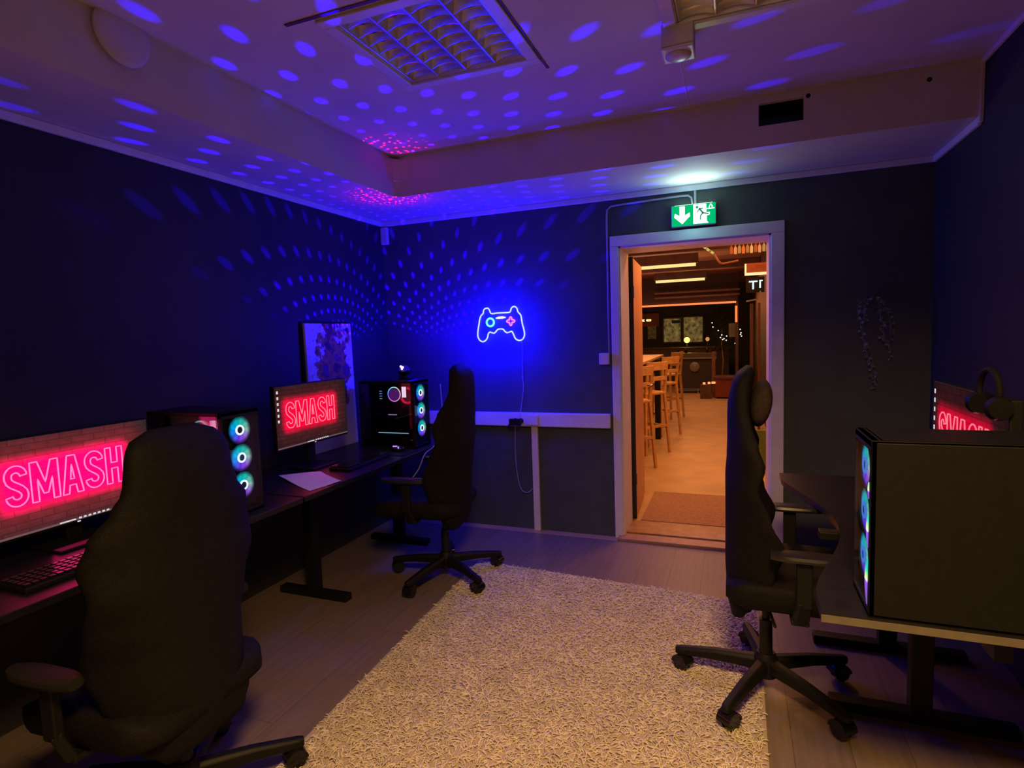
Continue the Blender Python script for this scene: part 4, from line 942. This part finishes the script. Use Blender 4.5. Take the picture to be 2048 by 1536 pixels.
MB().b2((-1.5, -.25, .98), (1.5, .25, 1.02)).build('sideboard_top', M['darkwood'], sb, bevel=.005)
MB().b2((-1.45, -.22, 0), (1.45, .22, .98)).build('sideboard_body', M['darkwood'], sb, bevel=.005)
# big dark counter with tray top
ct = thing('bar_counter', 'dark serving counter with grey top and metal feet beyond the bar stools', 'counter', (-.86, 14.2, 0))
MB().b2((-.48, -.2, .07), (.42, .3, .80)).build('counter_body', mat('counter_dark_panel', (.035, .025, .025), .5, noise=.2), ct, bevel=.01)
MB().b2((-.55, -.26, .80), (.46, .34, .83)).build('counter_top', mat('grey_counter_top', (.20, .17, .13), .4), ct, bevel=.005)
MB().b2((-.55, .0, .83), (.46, .34, .93)).build('counter_shelf', mat('brown_shelf', (.10, .075, .055), .5), ct, bevel=.01)
MB().b2((-.50, -.25, .09), (.44, -.22, .11)).build('foot_rail', M['metal'], ct)
for x in (-.45, .05, .40): MB().b2((x - .015, -.24, 0), (x + .015, -.21, .09)).build('counter_foot', M['metal'], ct)
tag(MB().lathe((-.88, 13.95, .62), [(.001, -.015), (.10, -.012), (.115, 0), (.10, .006), (.001, .004)], 20, 'Y').build('wall_plate', mat('dull_round_plate', (.22, .17, .12), .35), smooth_='auto'), 'round dull plate fixed on the front of the dark counter', 'plate')
# red cabinet and glowing floor lights
cb_ = thing('red_cabinet', 'low dark red cabinet on the bar floor behind the pillowed chair', 'cabinet', (-.06, 13.1, 0))
MB().b2((-.34, -.2, .03), (.30, .25, .42)).build('cabinet_body', mat('deep_red_lacquer', (.22, .035, .02), .45, noise=.15), cb_, bevel=.008)
MB().b2((-.38, -.24, .42), (.34, .28, .47)).build('cabinet_top', M['darkwood'], cb_, bevel=.006)
for (x, z, w2) in ((-.62, .33, .05), (-.52, .34, .05), (-.44, .345, .06), (-.43, .345, .07)):
    tag(MB().b2((x - w2 / 2, 12.86, z - .02), (x + w2 / 2, 12.9, z + .02)).build('glow_light', emis('small_orange_glow', (1, .28, .08), 1.8)), 'tiny orange glowing light between the dark counter and the red cabinet', 'light', 'tiny orange lights')
tag(MB().b2((-.70, 12.85, 0), (-.47, 12.98, .31)).build('low_crate', M['darkwood'], bevel=.01), 'low dark crate under the tiny orange lights', 'crate')
struct('beam', MB().b2((-.47, 13.1, 0), (-.40, 13.16, 1.0)), M['redwood'])
# fairy-light tree
tr = thing('light_tree', 'dark indoor tree with tiny white fairy lights beside the vertical orange strip', 'tree', (-.30, 15.0, 0))
MB().cyl((0, 0, 0), (0, 0, .3), .12, .15, 16).build('tree_pot', M['darkwood'], tr)
MB().tube([(0, 0, .3), (.03, 0, .7), (-.01, 0, 1.1), (.0, 0, 1.5)], [.02, .018, .014, .008], 8).build('trunk', mat('pale_bark', (.35, .24, .10), .7), tr)
lf_ = MB(); rr = random.Random(9)
for i in range(420):
    a_ = rr.uniform(0, 6.28); z = rr.uniform(.95, 2.0); r_ = rr.uniform(.05, .42) * (1 - abs(z - 1.4) / .9) ; b0 = Vector((r_ * math.cos(a_), r_ * math.sin(a_) * .5, z))
    ax = Vector((rr.uniform(-1, 1), rr.uniform(-1, 1), rr.uniform(-1, .6))).normalized(); sd = ax.orthogonal().normalized(); L_ = rr.uniform(.05, .09)
    lf_.add([b0, b0 + ax * L_ * .5 + sd * L_ * .25, b0 + ax * L_, b0 + ax * L_ * .5 - sd * L_ * .25], [(0, 1, 2, 3)])
lf_.build('foliage', mat('dark_tree_leaves', (.03, .04, .02), .7), tr)
fl = MB()
for x, z in ((-.22, 1.63), (-.08, 1.44), (0, 1.33), (.05, 1.24), (.11, 1.30), (-.03, 1.27), (.02, 1.22), (.30, 1.12), (.43, 1.37), (.41, 1.45), (.42, 1.33), (.44, 1.29), (-.2, 1.53), (.1, 1.2)): fl.ball((x, -.25, z), .014, n=6)
fl.build('fairy_lights', emis('fairy_light_white', (1, .92, .7), 1.8), tr)
tag(MB().b2((-.14, 14.45, 1.28), (.05, 14.47, 1.60)).build('hanging_poster', mat('grey_green_poster', (.20, .20, .14), .6, noise=.2)), 'grey poster hanging below the vertical orange light strip', 'poster')
# high table with dark post
ht = thing('high_table', 'tall bar table with pale top and black post beside the wooden stools', 'bar table', (-1.30, 8.05, 0))
MB().b2((-.35, -1.4, 1.10), (.30, .8, 1.135)).build('table_top', mat('pale_table_top', (.60, .40, .20), .35, noise=.15), ht, bevel=.006)
MB().b2((.27, -.05, 0), (.34, .03, 1.10)).build('table_post', M['black'], ht, bevel=.004)
MB().b2((-.30, -1.3, 0), (-.24, -1.22, 1.10)).build('table_post', M['black'], ht, bevel=.004)
# bar stools with ladder backs
def stool():
    t = thing('bar_stool', 'x', 'bar stool', (0, 0, 0), 0, 'tall wooden bar stools')
    MB().b2((-.17, -.17, .72), (.17, .17, .755)).build('seat', M['wood'], t, bevel=.012)
    for sx, sy_ in ((-1, -1), (1, -1)): MB().beam((sx * .15, -.15, .73), (sx * .19, -.18, 0), .032, .032, .028, .028).build('leg', M['wood'], t)
    for sx in (-1, 1): MB().beam((sx * .15, .15, .73), (sx * .19, .19, 0), .032, .032, .028, .028).beam((sx * .15, .15, .72), (sx * .145, .20, 1.12), .034, .026).build('leg', M['wood'], t)
    MB().beam((-.145, .20, 1.07), (.145, .20, 1.07), .022, .10).beam((-.145, .18, .92), (.145, .18, .92), .02, .05).build('backrest', M['wood'], t, bevel=.004)
    MB().beam((-.18, -.175, .26), (.18, -.175, .26), .024, .03).beam((-.18, .175, .34), (.18, .175, .34), .024, .03).beam((-.175, -.175, .32), (-.175, .175, .32), .024, .03).beam((.175, -.175, .32), (.175, .175, .32), .024, .03).build('foot_rail', M['wood'], t)
    return t
s0 = stool()
spots = [(-1.08, 6.30, 'wooden bar stool nearest the open door leaf', -132), (-1.02, 7.15, 'wooden bar stool just before the black table post', -130), (-1.00, 8.45, 'wooden bar stool just beyond the black table post', -128), (-1.08, 10.1, 'wooden bar stool farthest along, before the dark counter', -118)]
for i, (x, y, lbl, rz_) in enumerate(spots):
    o = s0 if i == 0 else tree_copy(s0)
    o.location = (x, y, 0); o.rotation_euler = (0, 0, R(rz_)); o['label'] = lbl
tag(MB().b2((.20, 6.46, .0), (.34, 6.5, .42)).build('green_board', M['green'], bevel=.003), 'dull green board standing on the bar floor behind the chair', 'board')
mt = MB().b2((-.70, 4.50, 0), (.30, 5.35, .006))
tag(mt.build('door_mat', mat('rust_door_mat', (.36, .20, .14), .9, noise=.2, scale=40)), 'flat rust-coloured mat on the bar floor just past the threshold', 'door mat')
# small clutter on the counter and table
for x, y, z, hh, lbl in ((-1.28, 14.35, .93, .12, 'small dark bottle at the left end of the counter shelf'), (-1.1, 14.4, .93, .09, 'short jar on the counter shelf left of centre'), (-.62, 14.38, .93, .16, 'taller dark bottle on the counter shelf near its right end'), (-.5, 14.3, .93, .10, 'short jar at the right end of the counter shelf')):
    tag(MB().lathe((x, y, z), [(.03, 0), (.032, hh * .6), (.012, hh * .8), (.012, hh)], 12).build('bottle', M['blackgloss'], smooth_='auto'), lbl, 'bottle', 'bottles and jars on the counter')

# lights of the bar and added fills
light('AREA', 'bar_spill_fill', (-.25, 5.1, 2.6), 16, (1, .36, .12), .35, (R(-8), 0, 0), .35)  # added so that orange light spills over the threshold, no fixture
light('AREA', 'bar_overhead_fill', (-.5, 6.9, 2.58), 62, (1, .40, .11), 2.2, (0, 0, 0), 2.6)  # added fill for the bar's overall warm light
light('AREA', 'bar_far_fill', (-1.0, 11.5, 2.5), 45, (1, .48, .20), 2.5, (0, 0, 0), 3)  # added fill deeper in the bar, no lamp built for it
light('AREA', 'bar_side_fill', (1.6, 6.0, 1.9), 16, (1, .36, .12), .8, (0, R(82), 0), .8)  # added sideways fill beyond the doorway
light('AREA', 'bar_orange_line_light', (-1.4, 14.1, 2.02), 14, (1, .22, .06), 2.8, (R(-60), 0, 0), .1)
light('AREA', 'bar_rack_light', (.25, 7.8, 2.45), 4, (1, .25, .06), .5, (R(140), 0, 0), .2)

light('AREA', 'bar_upward_fill', (-1.6, 9.5, 1.3), 60, (1, .42, .22), 1.6, (R(180), 0, 0), 5)  # added upward fill that brightens the bar ceiling, without a source
# ------------------------------------------------------------------ room lamps behind the camera
light('AREA', 'rear_ceiling_lamp', (.12, .12, 2.66), 72, (1, .57, .18), .5, (R(6), R(-3), 0), .5, R(138))
light('AREA', 'rear_passage_light', (-1.2, -2.3, 1.3), 2.0, (1, .55, .35), 1.2, (R(90), 0, 0), 1.6)
wd_ = bpy.data.worlds.new('World'); S.world = wd_; wd_.use_nodes = True
wd_.node_tree.nodes['Background'].inputs[0].default_value = (.02, .015, .04, 1); wd_.node_tree.nodes['Background'].inputs[1].default_value = .1

# ------------------------------------------------------------------ camera
cam = bpy.data.cameras.new('camera'); co = bpy.data.objects.new('camera', cam); COL.objects.link(co)
cam.sensor_width = 36; cam.sensor_fit = 'HORIZONTAL'; cam.lens = 36 * 1147.49 / 2048; cam.clip_start = .05
yw, pt, rl = R(21.341), R(4.861), R(-1.992)
cy, sy_ = math.cos(yw), math.sin(yw)
f_ = Vector((-sy_ * math.cos(pt), cy * math.cos(pt), -math.sin(pt))); r0 = Vector((cy, sy_, 0)); u0 = r0.cross(f_)
r_ = r0 * math.cos(rl) + u0 * math.sin(rl); u_ = r_.cross(f_)
co.matrix_world = Matrix(((r_.x, u_.x, -f_.x, 0), (r_.y, u_.y, -f_.y, 0), (r_.z, u_.z, -f_.z, 1.5), (0, 0, 0, 1)))
S.camera = co
S.view_settings.view_transform = 'Standard'; S.view_settings.look = 'None'; S.view_settings.exposure = 0; S.view_settings.gamma = 1
S.view_settings.use_curve_mapping = False
try: S.cycles.use_denoising = True
except Exception: pass
S.cycles.max_bounces = 5; S.cycles.diffuse_bounces = 3; S.cycles.glossy_bounces = 3; S.cycles.transmission_bounces = 4; S.cycles.sample_clamp_indirect = 4
